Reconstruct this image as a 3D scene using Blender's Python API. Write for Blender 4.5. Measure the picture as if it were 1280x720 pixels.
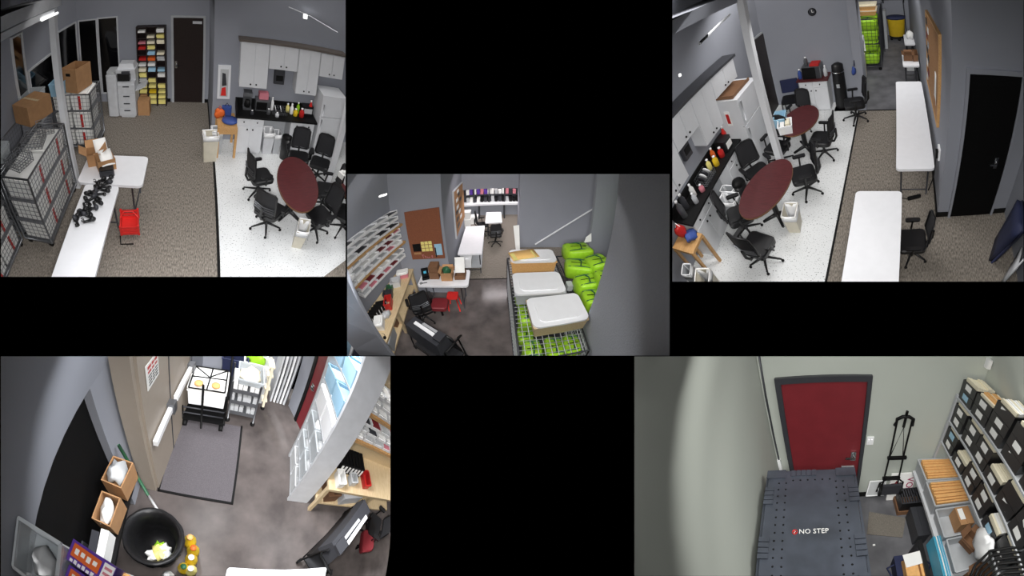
# Five rooms of one office, built side by side as five open-fronted, forced-perspective sets warped about the camera.
# Everything is modelled in metres, with positions taken from image pixels, in its own room (x right, y away from the room's front, z up) and
# Room.set() bends and moves them along the main camera's rays into the room's image rectangle: floors lie flat on the ground plane z = 0, rooms
# taper with depth. Meshes are cut at that rectangle. Between the sets there is nothing: the ground stays black.
import bpy, bmesh, math, random
import numpy as np
from math import pi, sin, cos, radians as rad
random.seed(7)
for o in list(bpy.data.objects): bpy.data.objects.remove(o)
SC = bpy.context.scene
COL = SC.collection
# ------------------------------------------------------------------ camera
DIST, TILT, FPX = 60.0, rad(40), 3600.0
CH = DIST*sin(TILT)
CAM = np.array([0, -DIST*cos(TILT), CH])
cam = bpy.data.cameras.new('camera'); camo = bpy.data.objects.new('camera', cam); COL.objects.link(camo)
camo.location = CAM; camo.rotation_euler = (pi/2-TILT, 0, 0)
cam.sensor_width = 36; cam.lens = 36*FPX/1280; cam.clip_end = 400
SC.camera = camo
# ------------------------------------------------------------------ world and exposure
w = bpy.data.worlds.new('world'); SC.world = w; w.use_nodes = True
w.node_tree.nodes['Background'].inputs[0].default_value = (0, 0, 0, 1)
w.node_tree.nodes['Background'].inputs[1].default_value = 0
SC.view_settings.view_transform = 'Standard'; SC.view_settings.look = 'None'
SC.view_settings.exposure = 0; SC.view_settings.gamma = 1; SC.view_settings.use_curve_mapping = False
SC.cycles.max_bounces = 6
# ------------------------------------------------------------------ rooms
FW = np.array([0, cos(TILT), -sin(TILT)]); RT = np.array([1., 0, 0]); UP = np.array([0, sin(TILT), cos(TILT)])
class Room:
    def __init__(s, rect, H, pitch, yaw, roll, f, w):
        s.rect = rect; s.H = H; s.f = f; s.w = w
        s.c = ((rect[0]+rect[2])/2, (rect[1]+rect[3])/2)
        cp, sp, cy, sy = cos(pitch), sin(pitch), cos(yaw), sin(yaw)
        F = np.array([sy*cp, cy*cp, -sp]); R = np.array([cy, -sy, 0]); U = np.cross(R, F)
        s.F = F; s.R = cos(roll)*R+sin(roll)*U; s.U = cos(roll)*U-sin(roll)*R
        s.k = f*H*cos(pitch)/(FPX*CH*cos(TILT))
        # cut planes through the camera and the room's image rectangle (outward normals)
        x0, y0, x1, y1 = rect
        d = lambda u, v: FW+(u-640)/FPX*RT+(360-v)/FPX*UP
        a, b, c_, e = d(x0, y0), d(x1, y0), d(x1, y1), d(x0, y1)
        s.planes = []
        mid = d(*s.c)
        for p, q in ((a, b), (b, c_), (c_, e), (e, a)):
            n = np.cross(p, q); n /= np.linalg.norm(n)
            if n@mid > 0: n = -n
            s.planes.append(n)
    def set(s, P):  # each point is moved along the main camera's ray through its image pixel
        P = np.atleast_2d(np.asarray(P, float)); d = P-np.array([0, 0, s.H])
        z = d@s.F; zz = np.maximum(z, .04); a = d@s.R/zz; b = d@s.U/zz
        ru = np.hypot(a, b)+1e-12; k = np.arctan(ru*s.w)/s.w/ru
        u = s.c[0]+s.f*a*k; v = s.c[1]-s.f*b*k
        ray = FW+((u-640)/FPX)[:, None]*RT+((360-v)/FPX)[:, None]*UP
        q = -ray[:, 2]/CH
        D = 1/(q+s.k*np.maximum(P[:, 2], -.3)/(s.H*zz))
        return CAM+ray*D[:, None], z, u, v, D
R1 = Room((1, 0, 432, 346), 3.84, .540, -.067, -.012, 414.3, 1.315)
R2 = Room((434, 217.5, 837, 444.5), 3.467, .576, .069, .011, 265.4, 1.305)
R3 = Room((840.5, 0, 1279.5, 352), 3.891, .626, -.205, -.132, 393, 1.221)
R4 = Room((1, 445.5, 488, 720), 3.3, 1.055, -.1495, .043, 351.4, 1.588)
R5 = Room((793, 445.5, 1280, 720), 3.208, .825, .047, -.008, 290.2, 1.034)
# ------------------------------------------------------------------ ceiling lights (down-facing panels) and added fill lights
def lamp(room, x, y, z, power, size=1.2, col=(1, .97, .93), spread=180, aim=None):
    P, zc, u, v, D = room.set([(x, y, z)])
    s = (room.f/zc[0])/(FPX/D[0])
    l = bpy.data.lights.new('ceiling_light', 'AREA'); l.shape = 'SQUARE'; l.size = size*s; l.energy = power*s*s
    l.color = col; l.spread = rad(spread)
    o = bpy.data.objects.new('ceiling_light', l); COL.objects.link(o); o.location = P[0]
    return o
WARM, COOL, PINK, DAY = (1, .99, .95), (.97, .98, 1), (1, .92, .94), (1, .98, .96)
LAMPS = [
 (R1, -1.5, 6.6, 3.5, 19, 1.2, DAY, 130), (R1, 1.7, 5.2, 3.5, 25, 1.2, DAY, 130), (R1, -1.0, 3.5, 3.5, 14, 1.2, DAY, 120), (R1, 1.3, 3.4, 3.4, 5, 1.2, DAY, 120),
 (R2, -1.2, 2.6, 3.3, 12, 1.2, DAY, 140), (R2, .2, 2.0, 3.2, 5.5, 1.2, DAY, 160), (R2, -.4, 5.5, 3.0, 10, .9, PINK, 120), (R2, .2, 8.4, 2.9, 60, 1.2, PINK, 140),
 (R3, -1.9, 5.3, 3.5, 44, 1.2, DAY, 165), (R3, -2.0, 2.9, 3.4, 18, 1.2, DAY, 110), (R3, -.2, 3.1, 3.5, 16, 1.2, DAY, 110), (R3, 0, 8.6, 3.3, 24, 1.2, DAY, 120),
 (R4, -.1, 1.9, 3.1, 20, .8, COOL, 140), (R4, .9, 2.7, 3.1, 18, .8, COOL, 100),
 (R5, .6, 1.15, 3.1, 20, 1.2, WARM, 160), (R5, 1.35, 1.5, 3.1, 16, 1.0, WARM, 130),
]
def fill_lamp(room, x, y, power, dist=44, size=4, spread=18, col=(1, .98, .96)):
    """ceiling light at the open front of a room, aimed at the room's middle"""
    import mathutils
    P = room.set([(x, y, 0)])[0][0]; d = CAM-P; d /= np.linalg.norm(d); q = P+d*dist
    l = bpy.data.lights.new('fill_light', 'AREA'); l.shape = 'SQUARE'; l.size = size; l.energy = power; l.spread = rad(spread); l.color = col
    o = bpy.data.objects.new('fill_light', l); COL.objects.link(o); o.location = q
    o.rotation_euler = mathutils.Vector(-d).to_track_quat('-Z', 'Y').to_euler()
fill_lamp(R1, 0, 4.2, 75); fill_lamp(R2, .5, 2.6, 60, spread=22); fill_lamp(R3, -.8, 4.2, 85); fill_lamp(R4, .1, 1.3, 400, spread=26); fill_lamp(R5, .1, 1.5, 330, spread=30, col=WARM)  # one added fill light per room to even out the walls, no real fixture
for L in LAMPS: lamp(*L)
# two ceiling lights of the delivery entrance that mirror in its polished floor
for x, y, e in ((.12, .89, 75), (1.05, .62, 48)):
    P = R4.set([(x, y, 0)])[0][0]; d = P-CAM; d /= np.linalg.norm(d); q = P+d*np.array([1, 1, -1])*8
    l = bpy.data.lights.new('ceiling_light', 'AREA'); l.shape = 'SQUARE'; l.size = .9; l.energy = e; l.color = COOL; l.spread = rad(90)
    o = bpy.data.objects.new('ceiling_light', l); COL.objects.link(o); o.location = q
# ------------------------------------------------------------------ materials
def lin(c): return tuple(((v/255)/12.92 if v/255 <= .04045 else ((v/255+.055)/1.055)**2.4) for v in c)+(1,)
MATS = {}
def mat(name, c, rough=.6, metal=0, var=.06, scale=8, bump=0, bscale=60, c2=None, trans=0, emit=0, spec=.4, detail=4, alpha=1, stretch=None):
    m = bpy.data.materials.new(name); m.use_nodes = True; nt = m.node_tree; b = nt.nodes['Principled BSDF']
    b.inputs['Roughness'].default_value = rough; b.inputs['Metallic'].default_value = metal
    b.inputs['Specular IOR Level'].default_value = spec
    at = nt.nodes.new('ShaderNodeAttribute'); at.attribute_name = 'rc'
    src = at.outputs['Vector']
    if stretch:
        mp = nt.nodes.new('ShaderNodeMapping'); mp.inputs['Scale'].default_value = stretch; nt.links.new(src, mp.inputs['Vector']); src = mp.outputs['Vector']
    n = nt.nodes.new('ShaderNodeTexNoise'); n.inputs['Scale'].default_value = scale; n.inputs['Detail'].default_value = detail
    nt.links.new(src, n.inputs['Vector'])
    r = nt.nodes.new('ShaderNodeValToRGB'); r.color_ramp.elements[0].position = .3; r.color_ramp.elements[1].position = .7
    a = lin(c); bb = lin(c2) if c2 else tuple(min(1, v*(1+var)) for v in a[:3])+(1,)
    if not c2: a = tuple(v*(1-var) for v in a[:3])+(1,)
    r.color_ramp.elements[0].color = a; r.color_ramp.elements[1].color = bb
    nt.links.new(n.outputs['Fac'], r.inputs['Fac']); nt.links.new(r.outputs['Color'], b.inputs['Base Color'])
    if bump:
        n2 = nt.nodes.new('ShaderNodeTexNoise'); n2.inputs['Scale'].default_value = bscale; nt.links.new(src, n2.inputs['Vector'])
        bp = nt.nodes.new('ShaderNodeBump'); bp.inputs['Strength'].default_value = bump; bp.inputs['Distance'].default_value = .02
        nt.links.new(n2.outputs['Fac'], bp.inputs['Height']); nt.links.new(bp.outputs['Normal'], b.inputs['Normal'])
    if trans: b.inputs['Transmission Weight'].default_value = trans; b.inputs['IOR'].default_value = 1.15
    if alpha < 1: b.inputs['Alpha'].default_value = alpha
    if emit:
        b.inputs['Emission Color'].default_value = lin(c); b.inputs['Emission Strength'].default_value = emit
    MATS[name] = m; return m
def speckle(name, base, spec_col, scale, thr):
    m = mat(name, base, .35, var=.02, scale=3); nt = m.node_tree; b = nt.nodes['Principled BSDF']; at = [n for n in nt.nodes if n.type == 'ATTRIBUTE'][0]
    v = nt.nodes.new('ShaderNodeTexNoise'); v.inputs['Scale'].default_value = scale; v.inputs['Detail'].default_value = 1; nt.links.new(at.outputs['Vector'], v.inputs['Vector'])
    r = nt.nodes.new('ShaderNodeValToRGB'); r.color_ramp.elements[0].position = thr; r.color_ramp.elements[0].color = lin(spec_col); r.color_ramp.elements[1].position = thr+.06; r.color_ramp.elements[1].color = lin(base)
    nt.links.new(v.outputs['Fac'], r.inputs['Fac']); nt.links.new(r.outputs['Color'], b.inputs['Base Color'])
# ------------------------------------------------------------------ mesh building
I4 = np.eye(4)
def T(x=0, y=0, z=0): m = np.eye(4); m[:3, 3] = (x, y, z); return m
def RZ(a): m = np.eye(4); m[:2, :2] = [[cos(a), -sin(a)], [sin(a), cos(a)]]; return m
def RX(a): m = np.eye(4); m[1:3, 1:3] = [[cos(a), -sin(a)], [sin(a), cos(a)]]; return m
def RY(a): m = np.eye(4); m[0, 0] = cos(a); m[0, 2] = sin(a); m[2, 0] = -sin(a); m[2, 2] = cos(a); return m
def SX(s, t=None, u=None): return np.diag([s, t or s, u or s, 1.])
class MB:
    def __init__(s, M=I4): s.M = M; s.V = []; s.F = []; s.S = []
    def add(s, V, F, smooth=False, t=None):
        V = np.asarray(V, float); M = s.M if t is None else s.M@t
        V = V@M[:3, :3].T+M[:3, 3]; b = len(s.V); s.V.extend(V); s.F.extend([tuple(i+b for i in f) for f in F]); s.S.extend([smooth]*len(F)); return s
    def box(s, x0, y0, z0, x1, y1, z1, step=.35, t=None, top=None):
        # gridded box; top=(dx,dy) insets the top rectangle
        lo = np.array([x0, y0, z0], float); hi = np.array([x1, y1, z1], float)
        n = [max(1, min(60, int(math.ceil(abs(hi[i]-lo[i])/step-.001)))) for i in range(3)]
        for ax in range(3):
            u, v = (ax+1) % 3, (ax+2) % 3
            for side in (0, 1):
                V = []; F = []
                for i in range(n[u]+1):
                    for j in range(n[v]+1):
                        p = [0, 0, 0]; p[ax] = hi[ax] if side else lo[ax]
                        p[u] = lo[u]+(hi[u]-lo[u])*i/n[u]; p[v] = lo[v]+(hi[v]-lo[v])*j/n[v]; V.append(p)
                m = n[v]+1
                for i in range(n[u]):
                    for j in range(n[v]):
                        q = (i*m+j, (i+1)*m+j, (i+1)*m+j+1, i*m+j+1); F.append(q if side else q[::-1])
                V = np.array(V)
                if top:
                    fz = (V[:, 2]-lo[2])/(hi[2]-lo[2]); c = (lo+hi)/2
                    for k in (0, 1): V[:, k] = c[k]+(V[:, k]-c[k])*(1-fz*2*top[k]/(hi[k]-lo[k]))
                s.add(V, F, True, t=t)
        return s
    def cbox(s, c, d, step=.35, t=None, top=None):
        return s.box(*(c[i]-d[i]/2 for i in range(3)), *(c[i]+d[i]/2 for i in range(3)), step=step, t=t, top=top)
    def prism(s, pts, z0, z1, t=None, smooth=False, inset=0):
        n = len(pts); c = np.mean(pts, axis=0)
        V = [(p[0], p[1], z0) for p in pts]+[(p[0], p[1], z1) for p in pts]
        F = [(i, (i+1) % n, n+(i+1) % n, n+i) for i in range(n)]
        if inset:
            V = V+[(c[0]+(p[0]-c[0])*(1-inset), c[1]+(p[1]-c[1])*(1-inset), z1+(z1-z0)*.25) for p in pts]
            F += [(n+i, n+(i+1) % n, 2*n+(i+1) % n, 2*n+i) for i in range(n)]; F.append(tuple(range(2*n, 3*n)))
        else: F.append(tuple(range(n, 2*n)))
        F.append(tuple(range(n))[::-1])
        return s.add(V, F, smooth, t)
    def rbox(s, x0, y0, z0, x1, y1, z1, r=.05, t=None, k=4, inset=0):
        P = []
        for cx, cy, a0 in ((x1-r, y1-r, 0), (x0+r, y1-r, 90), (x0+r, y0+r, 180), (x1-r, y0+r, 270)):
            for i in range(k+1): a = rad(a0+90*i/k); P.append((cx+r*cos(a), cy+r*sin(a)))
        # split long straight sides so that they bend with the camera warp
        Q = []
        for i, p in enumerate(P):
            q = P[(i+1) % len(P)]; L = math.hypot(q[0]-p[0], q[1]-p[1]); m = max(1, int(L/.3))
            for j in range(m): Q.append((p[0]+(q[0]-p[0])*j/m, p[1]+(q[1]-p[1])*j/m))
        return s.prism(Q, z0, z1, t, inset=inset)
    def tube(s, pts, r, n=6, t=None, caps=True, smooth=True):
        pts = [np.array(p, float) for p in pts]; V = []; F = []
        P = [pts[0]]
        for p in pts[1:]:
            m = max(1, int(np.linalg.norm(p-P[-1])/.5)); a = P[-1]
            for j in range(1, m+1): P.append(a+(p-a)*j/m)
        rr = r if hasattr(r, '__len__') else [r]*len(P)
        if len(rr) != len(P): rr = np.interp(np.linspace(0, 1, len(P)), np.linspace(0, 1, len(rr)), rr)
        for i, p in enumerate(P):
            d = P[min(i+1, len(P)-1)]-P[max(i-1, 0)]; d = d/(np.linalg.norm(d)+1e-9)
            h = np.array([0, 0, 1.]) if abs(d[2]) < .9 else np.array([1., 0, 0])
            a = np.cross(d, h); a /= np.linalg.norm(a); b = np.cross(d, a)
            for j in range(n): th = 2*pi*(j+.5)/n; V.append(p+rr[i]*(cos(th)*a+sin(th)*b))
        for i in range(len(P)-1):
            for j in range(n): F.append((i*n+j, i*n+(j+1) % n, (i+1)*n+(j+1) % n, (i+1)*n+j))
        if caps: F.append(tuple(range(n))); F.append(tuple((len(P)-1)*n+j for j in range(n))[::-1])
        return s.add(V, F, smooth and n > 4, t)
    def lathe(s, prof, n=16, t=None, smooth=True, sx=1, sy=1):
        V = []; F = []
        for r, z in prof:
            for j in range(n): V.append((r*sx*cos(2*pi*j/n), r*sy*sin(2*pi*j/n), z))
        for i in range(len(prof)-1):
            for j in range(n): F.append((i*n+j, i*n+(j+1) % n, (i+1)*n+(j+1) % n, (i+1)*n+j))
        F.append(tuple(range(n))[::-1]); F.append(tuple((len(prof)-1)*n+j for j in range(n)))
        return s.add(V, F, smooth, t)
    def ball(s, c, r, n=10, m=6, t=None, sc=(1, 1, 1)):
        V = []; F = []
        for i in range(m+1):
            ph = pi*i/m
            for j in range(n): V.append((c[0]+sc[0]*r*sin(ph)*cos(2*pi*j/n), c[1]+sc[1]*r*sin(ph)*sin(2*pi*j/n), c[2]-sc[2]*r*cos(ph)))
        for i in range(m):
            for j in range(n): F.append((i*n+j, i*n+(j+1) % n, (i+1)*n+(j+1) % n, (i+1)*n+j))
        return s.add(V, F, True, t)
    def blob(s, c, r, seed=0, amp=.25, t=None, sc=(1, 1, 1), n=12, m=8):
        rn = random.Random(seed); ks = [(rn.uniform(1, 4), rn.uniform(0, 6), rn.uniform(1, 4), rn.uniform(0, 6)) for _ in range(4)]
        b = MB(); b.ball((0, 0, 0), 1, n, m); V = np.array(b.V)
        f = 1+amp*sum(np.sin(k[0]*V[:, 0]*2+k[1])*np.cos(k[2]*V[:, 1]*2+k[3]+V[:, 2]*2) for k in ks)/2
        V = V*f[:, None]*r*np.array(sc)+np.array(c)
        return s.add(V, b.F, True, t)
    def sheet(s, c4, th=.004, nu=1, nv=1, t=None, bow=0):
        # thin slab on four corners (a,b,c,d), bowed along its normal
        a, b, c, d = (np.array(p, float) for p in c4); nn = np.cross(b-a, d-a); nn /= np.linalg.norm(nn)+1e-9
        V = []; F = []
        for k in (0, 1):
            for i in range(nu+1):
                for j in range(nv+1):
                    u, v = i/nu, j/nv; p = a*(1-u)*(1-v)+b*u*(1-v)+c*u*v+d*(1-u)*v
                    V.append(p+nn*(th*(k-.5)+bow*sin(pi*u)))
        m = nv+1; N = (nu+1)*m
        for i in range(nu):
            for j in range(nv):
                q = (i*m+j, (i+1)*m+j, (i+1)*m+j+1, i*m+j+1); F.append(q[::-1]); F.append(tuple(N+x for x in q))
        rim = [i*m for i in range(nu+1)]+[nu*m+j for j in range(1, nv+1)]+[i*m+nv for i in range(nu-1, -1, -1)]+[j for j in range(nv-1, 0, -1)]
        for i in range(len(rim)): p, q = rim[i], rim[(i+1) % len(rim)]; F.append((p, q, N+q, N+p))
        return s.add(V, F, nu > 2, t)
STAT = [0, 0]
def build(room, name, mb, material, parent=None, origin=None):
    """one mesh object from the shapes collected in mb; None if nothing of it lies inside the set"""
    if not mb.V: return None
    P = np.array(mb.V); Wd, zc, u, v, D = room.set(P)
    ok = zc > .06; x0, y0, x1, y1 = room.rect
    F = [f for f in mb.F if all(ok[i] for i in f)]; S = [sm for f, sm in zip(mb.F, mb.S) if all(ok[i] for i in f)]
    if not F: return None
    used = sorted({i for f in F for i in f}); U = u[used]; Vv = v[used]
    if U.max() <= x0 or U.min() >= x1 or Vv.max() <= y0 or Vv.min() >= y1: return None
    cut = U.min() < x0 or U.max() > x1 or Vv.min() < y0 or Vv.max() > y1
    if origin is None: origin = Wd[used].mean(axis=0)*np.array([1, 1, 0])+np.array([0, 0, Wd[used][:, 2].min()])
    remap = {o: n for n, o in enumerate(used)}
    F = [tuple(remap[i] for i in f) for f in F]; V = Wd[used]-origin; RC = P[used]
    me = bpy.data.meshes.new(name)
    if cut:
        bm = bmesh.new(); L = bm.verts.layers.float_vector.new('rc'); vs = []
        for p, r in zip(V, RC): q = bm.verts.new(p); q[L] = r; vs.append(q)
        for f, sm in zip(F, S):
            try: g = bm.faces.new([vs[i] for i in f]); g.smooth = sm
            except ValueError: pass
        for n in room.planes:
            r = bmesh.ops.bisect_plane(bm, geom=bm.verts[:]+bm.edges[:]+bm.faces[:], dist=1e-5, plane_co=CAM-origin, plane_no=n, clear_outer=True)
            ed = [e for e in r['geom_cut'] if isinstance(e, bmesh.types.BMEdge) and e.is_valid and e.is_boundary]
            if ed and len(ed) < 400:
                try: bmesh.ops.holes_fill(bm, edges=ed)
                except Exception: pass
        if not bm.faces: bm.free(); return None
        bm.to_mesh(me); bm.free()
    else:
        me.from_pydata([tuple(p) for p in V], [], F)
        me.polygons.foreach_set('use_smooth', S)
        at = me.attributes.new('rc', 'FLOAT_VECTOR', 'POINT'); at.data.foreach_set('vector', RC.astype(np.float32).ravel())
    me.materials.append(material if not isinstance(material, str) else MATS[material])
    o = bpy.data.objects.new(name, me); COL.objects.link(o)
    if parent is not None: o.parent = parent
    else: o.location = origin
    STAT[0] += 1; STAT[1] += len(me.polygons)
    return o
class Thing:
    """an Empty at the thing's base; parts hang under it"""
    def __init__(s, room, name, label, cat, x=0, y=0, z=0, rz=0, group=None, sc=1, M=None, kind=None):
        s.room = room; s.M = (T(x, y, z)@RZ(rz)@SX(sc)) if M is None else M
        s.name, s.label, s.cat, s.group, s.kind = name, label, cat, group, kind
        P, zc, u, v, D = room.set([s.M[:3, 3]]); s.base = P[0] if zc[0] > .3 else None; s.e = None
    def mb(s): return MB(s.M)
    def tag(s, o):
        o['label'] = s.label; o['category'] = s.cat
        if s.group: o['group'] = s.group
        if s.kind: o['kind'] = s.kind
    def add(s, name, mb, material, parent=None, label=None):
        if s.e is None:
            if s.base is None:
                P = s.room.set(np.array(mb.V))[0]; s.base = np.append(P.mean(axis=0)[:2], P[:, 2].min())
        o = build(s.room, name, mb, material, parent=None, origin=s.base)
        if o is None: return None
        if s.e is None:
            s.e = bpy.data.objects.new(s.name, None); COL.objects.link(s.e); s.e.location = s.base; s.tag(s.e)
        o.parent = parent if parent is not None else s.e; o.location = (0, 0, 0)
        if label: o['label'] = label
        return o
    def solo(s, mb, material):
        o = build(s.room, s.name, mb, material, origin=s.base)
        if o is not None: s.tag(o)
        return o
def struct(room, name, mb, material, label, cat, parent=None):
    o = build(room, name, mb, material, parent=None)
    if o is None: return None
    o['kind'] = 'structure'; o['label'] = label; o['category'] = cat
    return o
def piece(room, name, mb, material, parent):
    """a part of a piece of the setting"""
    if parent is None: return None
    o = build(room, name, mb, material, origin=np.array(parent.location))
    if o is not None: o.parent = parent; o.location = (0, 0, 0)
    return o
ORD = ['first', 'second', 'third', 'fourth', 'fifth', 'sixth', 'seventh', 'eighth', 'ninth', 'tenth', 'eleventh', 'twelfth', 'thirteenth', 'fourteenth', 'fifteenth', 'sixteenth']
# ------------------------------------------------------------------ palette
mat('wall_paint', (139, 142, 151), .75, var=.02, scale=2, bump=.05, bscale=120)
mat('wall_cream', (170, 175, 168), .8, var=.02, scale=2)
mat('wall_texture', (150, 153, 160), .7, var=.03, scale=30, bump=.5, bscale=45)
mat('carpet', (78, 73, 68), .95, c2=(146, 138, 128), scale=26, detail=6, bump=.4, bscale=150, stretch=(2.6, .7, 1))
speckle('lino', (210, 212, 213), (100, 102, 104), 46, .30)
mat('concrete', (70, 65, 64), .16, c2=(99, 92, 90), scale=2.5, detail=8)
mat('concrete_grey', (78, 78, 82), .4, c2=(104, 104, 108), scale=3, detail=8)
mat('dark_wood', (34, 26, 26), .45, var=.15, scale=12, stretch=(8, 8, 1))
mat('black_glass', (6, 6, 8), .08, spec=.5)
mat('dark', (13, 13, 14), .6, spec=.2); mat('door_black', (9, 9, 10), .8, spec=.08); mat('black_plastic', (22, 22, 24), .45); mat('black_mesh', (38, 38, 41), .7)
mat('charcoal', (52, 53, 58), .55)
mat('chrome', (190, 192, 195), .25, metal=1); mat('steel', (120, 122, 126), .4, metal=.7); mat('wire', (128, 130, 134), .4, metal=.5)
mat('black_wire', (30, 30, 32), .5)
mat('white_paint', (214, 216, 220), .5, var=.02); mat('white_plastic', (232, 233, 235), .4, var=.02)
mat('cabinet_white', (205, 207, 211), .45, var=.02)
mat('grey_plastic', (165, 168, 172), .5); mat('light_grey', (190, 192, 196), .5)
mat('table_white', (225, 226, 230), .4, var=.02)
mat('mahogany', (66, 26, 28), .35, c2=(84, 36, 38), scale=9, stretch=(1, 6, 1))
mat('cardboard', (164, 124, 86), .85, var=.08, scale=10); mat('taupe', (92, 85, 80), .7); mat('cardboard_dark', (112, 80, 56), .85, var=.08, scale=10)
mat('wood', (176, 134, 84), .55, c2=(198, 156, 104), scale=9, stretch=(6, 1, 6))
mat('pale_wood', (182, 160, 124), .6, c2=(200, 180, 146), scale=9, stretch=(6, 1, 6))
mat('cork', (150, 108, 70), .9, c2=(172, 130, 90), scale=50); mat('cork_red', (116, 68, 46), .9, c2=(132, 80, 54), scale=50)
mat('red', (178, 36, 34), .5); mat('bright_red', (205, 44, 40), .5); mat('dark_red', (112, 36, 42), .5, var=.08, scale=5); mat('pink', (196, 120, 132), .6)
mat('yellow', (214, 180, 40), .5); mat('purple_red', (150, 40, 84), .6); mat('pale_yellow', (226, 214, 130), .6); mat('orange', (206, 96, 40), .6); mat('cream', (226, 218, 194), .6)
mat('green', (140, 190, 40), .45); mat('dark_green', (40, 88, 60), .5); mat('lime', (152, 200, 44), .42, var=.1, scale=14)
mat('blue', (54, 76, 140), .6); mat('navy', (34, 40, 70), .7); mat('pale_blue', (150, 190, 214), .5); mat('cyan', (70, 160, 190), .5); mat('purple', (88, 54, 150), .5)
mat('paper', (228, 228, 226), .8, var=.03); mat('paper_grey', (176, 178, 180), .8, var=.05)
mat('manila', (214, 164, 104), .8, var=.08, scale=30); mat('kraft_paper', (222, 180, 110), .8, var=.04)
mat('clear_plastic', (206, 216, 224), .15, alpha=.45); mat('film', (200, 206, 210), .2, alpha=.55)
mat('beige_door', (150, 140, 128), .5, var=.02); mat('bin_beige', (196, 190, 174), .5)
mat('tube_light', (250, 250, 248), .4, emit=1.6)
mat('mat_rubber', (78, 74, 78), .9, c2=(94, 90, 94), scale=90, bump=.3, bscale=200)
mat('mat_woven', (92, 88, 82), .95, c2=(122, 116, 108), scale=120, bump=.3, bscale=200)
mat('case_grey', (58, 62, 70), .3, c2=(74, 79, 90), scale=5, detail=8)
PAPERS = ['paper', 'cream', 'pale_yellow', 'pink', 'pale_blue', 'red', 'paper_grey', 'yellow', 'orange', 'green']
CNAME = {'paper': 'white', 'cream': 'cream', 'pale_yellow': 'pale yellow', 'pink': 'pink', 'pale_blue': 'pale blue', 'red': 'red', 'paper_grey': 'grey', 'yellow': 'yellow', 'orange': 'orange', 'green': 'green', 'cyan': 'bright blue', 'blue': 'blue', 'light_grey': 'light grey', 'white_plastic': 'white', 'manila': 'tan', 'dark_green': 'dark green', 'purple': 'purple', 'black_plastic': 'black', 'clear_plastic': 'clear', 'cardboard': 'brown', 'dark': 'black', 'steel': 'steel', 'bright_red': 'bright red', 'charcoal': 'charcoal'}
# ------------------------------------------------------------------ builders
def office_chair(room, x, y, rz, label, sc=.8, group='mesh office chairs', arms=True):
    t = Thing(room, 'office_chair', label, 'chair', x, y, 0, rz, group, sc)
    for k in range(5):
        a = 2*pi*k/5+.3; c, s = cos(a), sin(a)
        m = t.mb(); m.tube([(0.03*c, .03*s, .13), (.17*c, .17*s, .105), (.31*c, .31*s, .075)], [.026, .022, .016], 6); lg = t.add('leg', m, 'black_plastic')
        m = t.mb(); m.ball((.315*c, .315*s, .03), .03, 8, 5); t.add('caster', m, 'dark', lg)
    m = t.mb(); m.lathe([(.045, .1), (.045, .16), (.026, .18), (.026, .40), (.05, .41)], 10); t.add('gas_column', m, 'black_plastic')
    m = t.mb(); m.rbox(-.25, -.23, .42, .25, .25, .49, .09, inset=.1); t.add('seat', m, 'black_plastic')
    # backrest: a bowed mesh panel in a tube frame, lumbar bars
    def bp(u, v): return (.23*u*(1-.12*v), -.27-.05*v-.05*(1-u*u)+.05, .58+.48*v)
    m = t.mb(); V = []; F = []; n = 8
    for k in (0, 1):
        for i in range(n+1):
            for j in range(n+1):
                p = bp(-1+2*i/n, j/n); V.append((p[0], p[1]-.012*k, p[2]))
    N = (n+1)**2
    for i in range(n):
        for j in range(n):
            q = (i*(n+1)+j, (i+1)*(n+1)+j, (i+1)*(n+1)+j+1, i*(n+1)+j+1); F += [q, tuple(N+z for z in q[::-1])]
    m.add(V, F, True); br = t.add('backrest', m, 'black_mesh')
    if br:
        m = t.mb(); loop = [bp(-1, .05), bp(-1, .5), bp(-1, .92), bp(-.85, 1.02), bp(0, 1.04), bp(.85, 1.02), bp(1, .92), bp(1, .5), bp(1, .05), bp(.85, -.03), bp(0, -.05), bp(-.85, -.03), bp(-1, .05)]
        m.tube(loop, .02, 6); t.add('back_frame', m, 'black_plastic', br)
        for v in (.16, .26, .36):
            m = t.mb(); m.tube([(p[0], p[1]-.035, p[2]) for p in (bp(-.95, v), bp(0, v), bp(.95, v))], .011, 5); t.add('lumbar_bar', m, 'steel', br)
    m = t.mb(); m.tube([(0, -.1, .40), (0, -.27, .42), (0, -.335, .55), (0, -.335, .74)], .026, 6); t.add('back_post', m, 'black_plastic')
    if arms:
        for s in (-1, 1):
            m = t.mb(); m.tube([(s*.2, .02, .42), (s*.3, .02, .45), (s*.31, 0, .66)], .018, 6); ar = t.add('armrest', m, 'black_plastic')
            if ar: m = t.mb(); m.rbox(s*.31-.04, -.13, .66, s*.31+.04, .13, .695, .035); t.add('arm_pad', m, 'black_plastic', ar)
    return t
def folding_table(room, x0, y0, x1, y1, h, label, topmat='table_white', group=None, legs=True, r=.05):
    t = Thing(room, 'folding_table', label, 'table', (x0+x1)/2, (y0+y1)/2, 0, 0, group); w, d = (x1-x0)/2, (y1-y0)/2
    m = t.mb(); m.rbox(-w, -d, h-.045, w, d, h, r); t.add('table_top', m, topmat)
    if legs:
        lx = w > d
        for s in (-1, 1):
            for q in (-1, 1):
                px, py = (s*(w-.18), q*(d-.08)) if lx else (s*(w-.08), q*(d-.18))
                m = t.mb(); m.tube([(px, py, h-.05), (px, py, 0)], .014, 6); t.add('leg', m, 'charcoal')
            m = t.mb()
            if lx: m.tube([(s*(w-.18), -d+.08, .12), (s*(w-.18), d-.08, .12)], .011, 5)
            else: m.tube([(-w+.08, s*(d-.18), .12), (w-.08, s*(d-.18), .12)], .011, 5)
            t.add('stretcher', m, 'charcoal')
    return t
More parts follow.
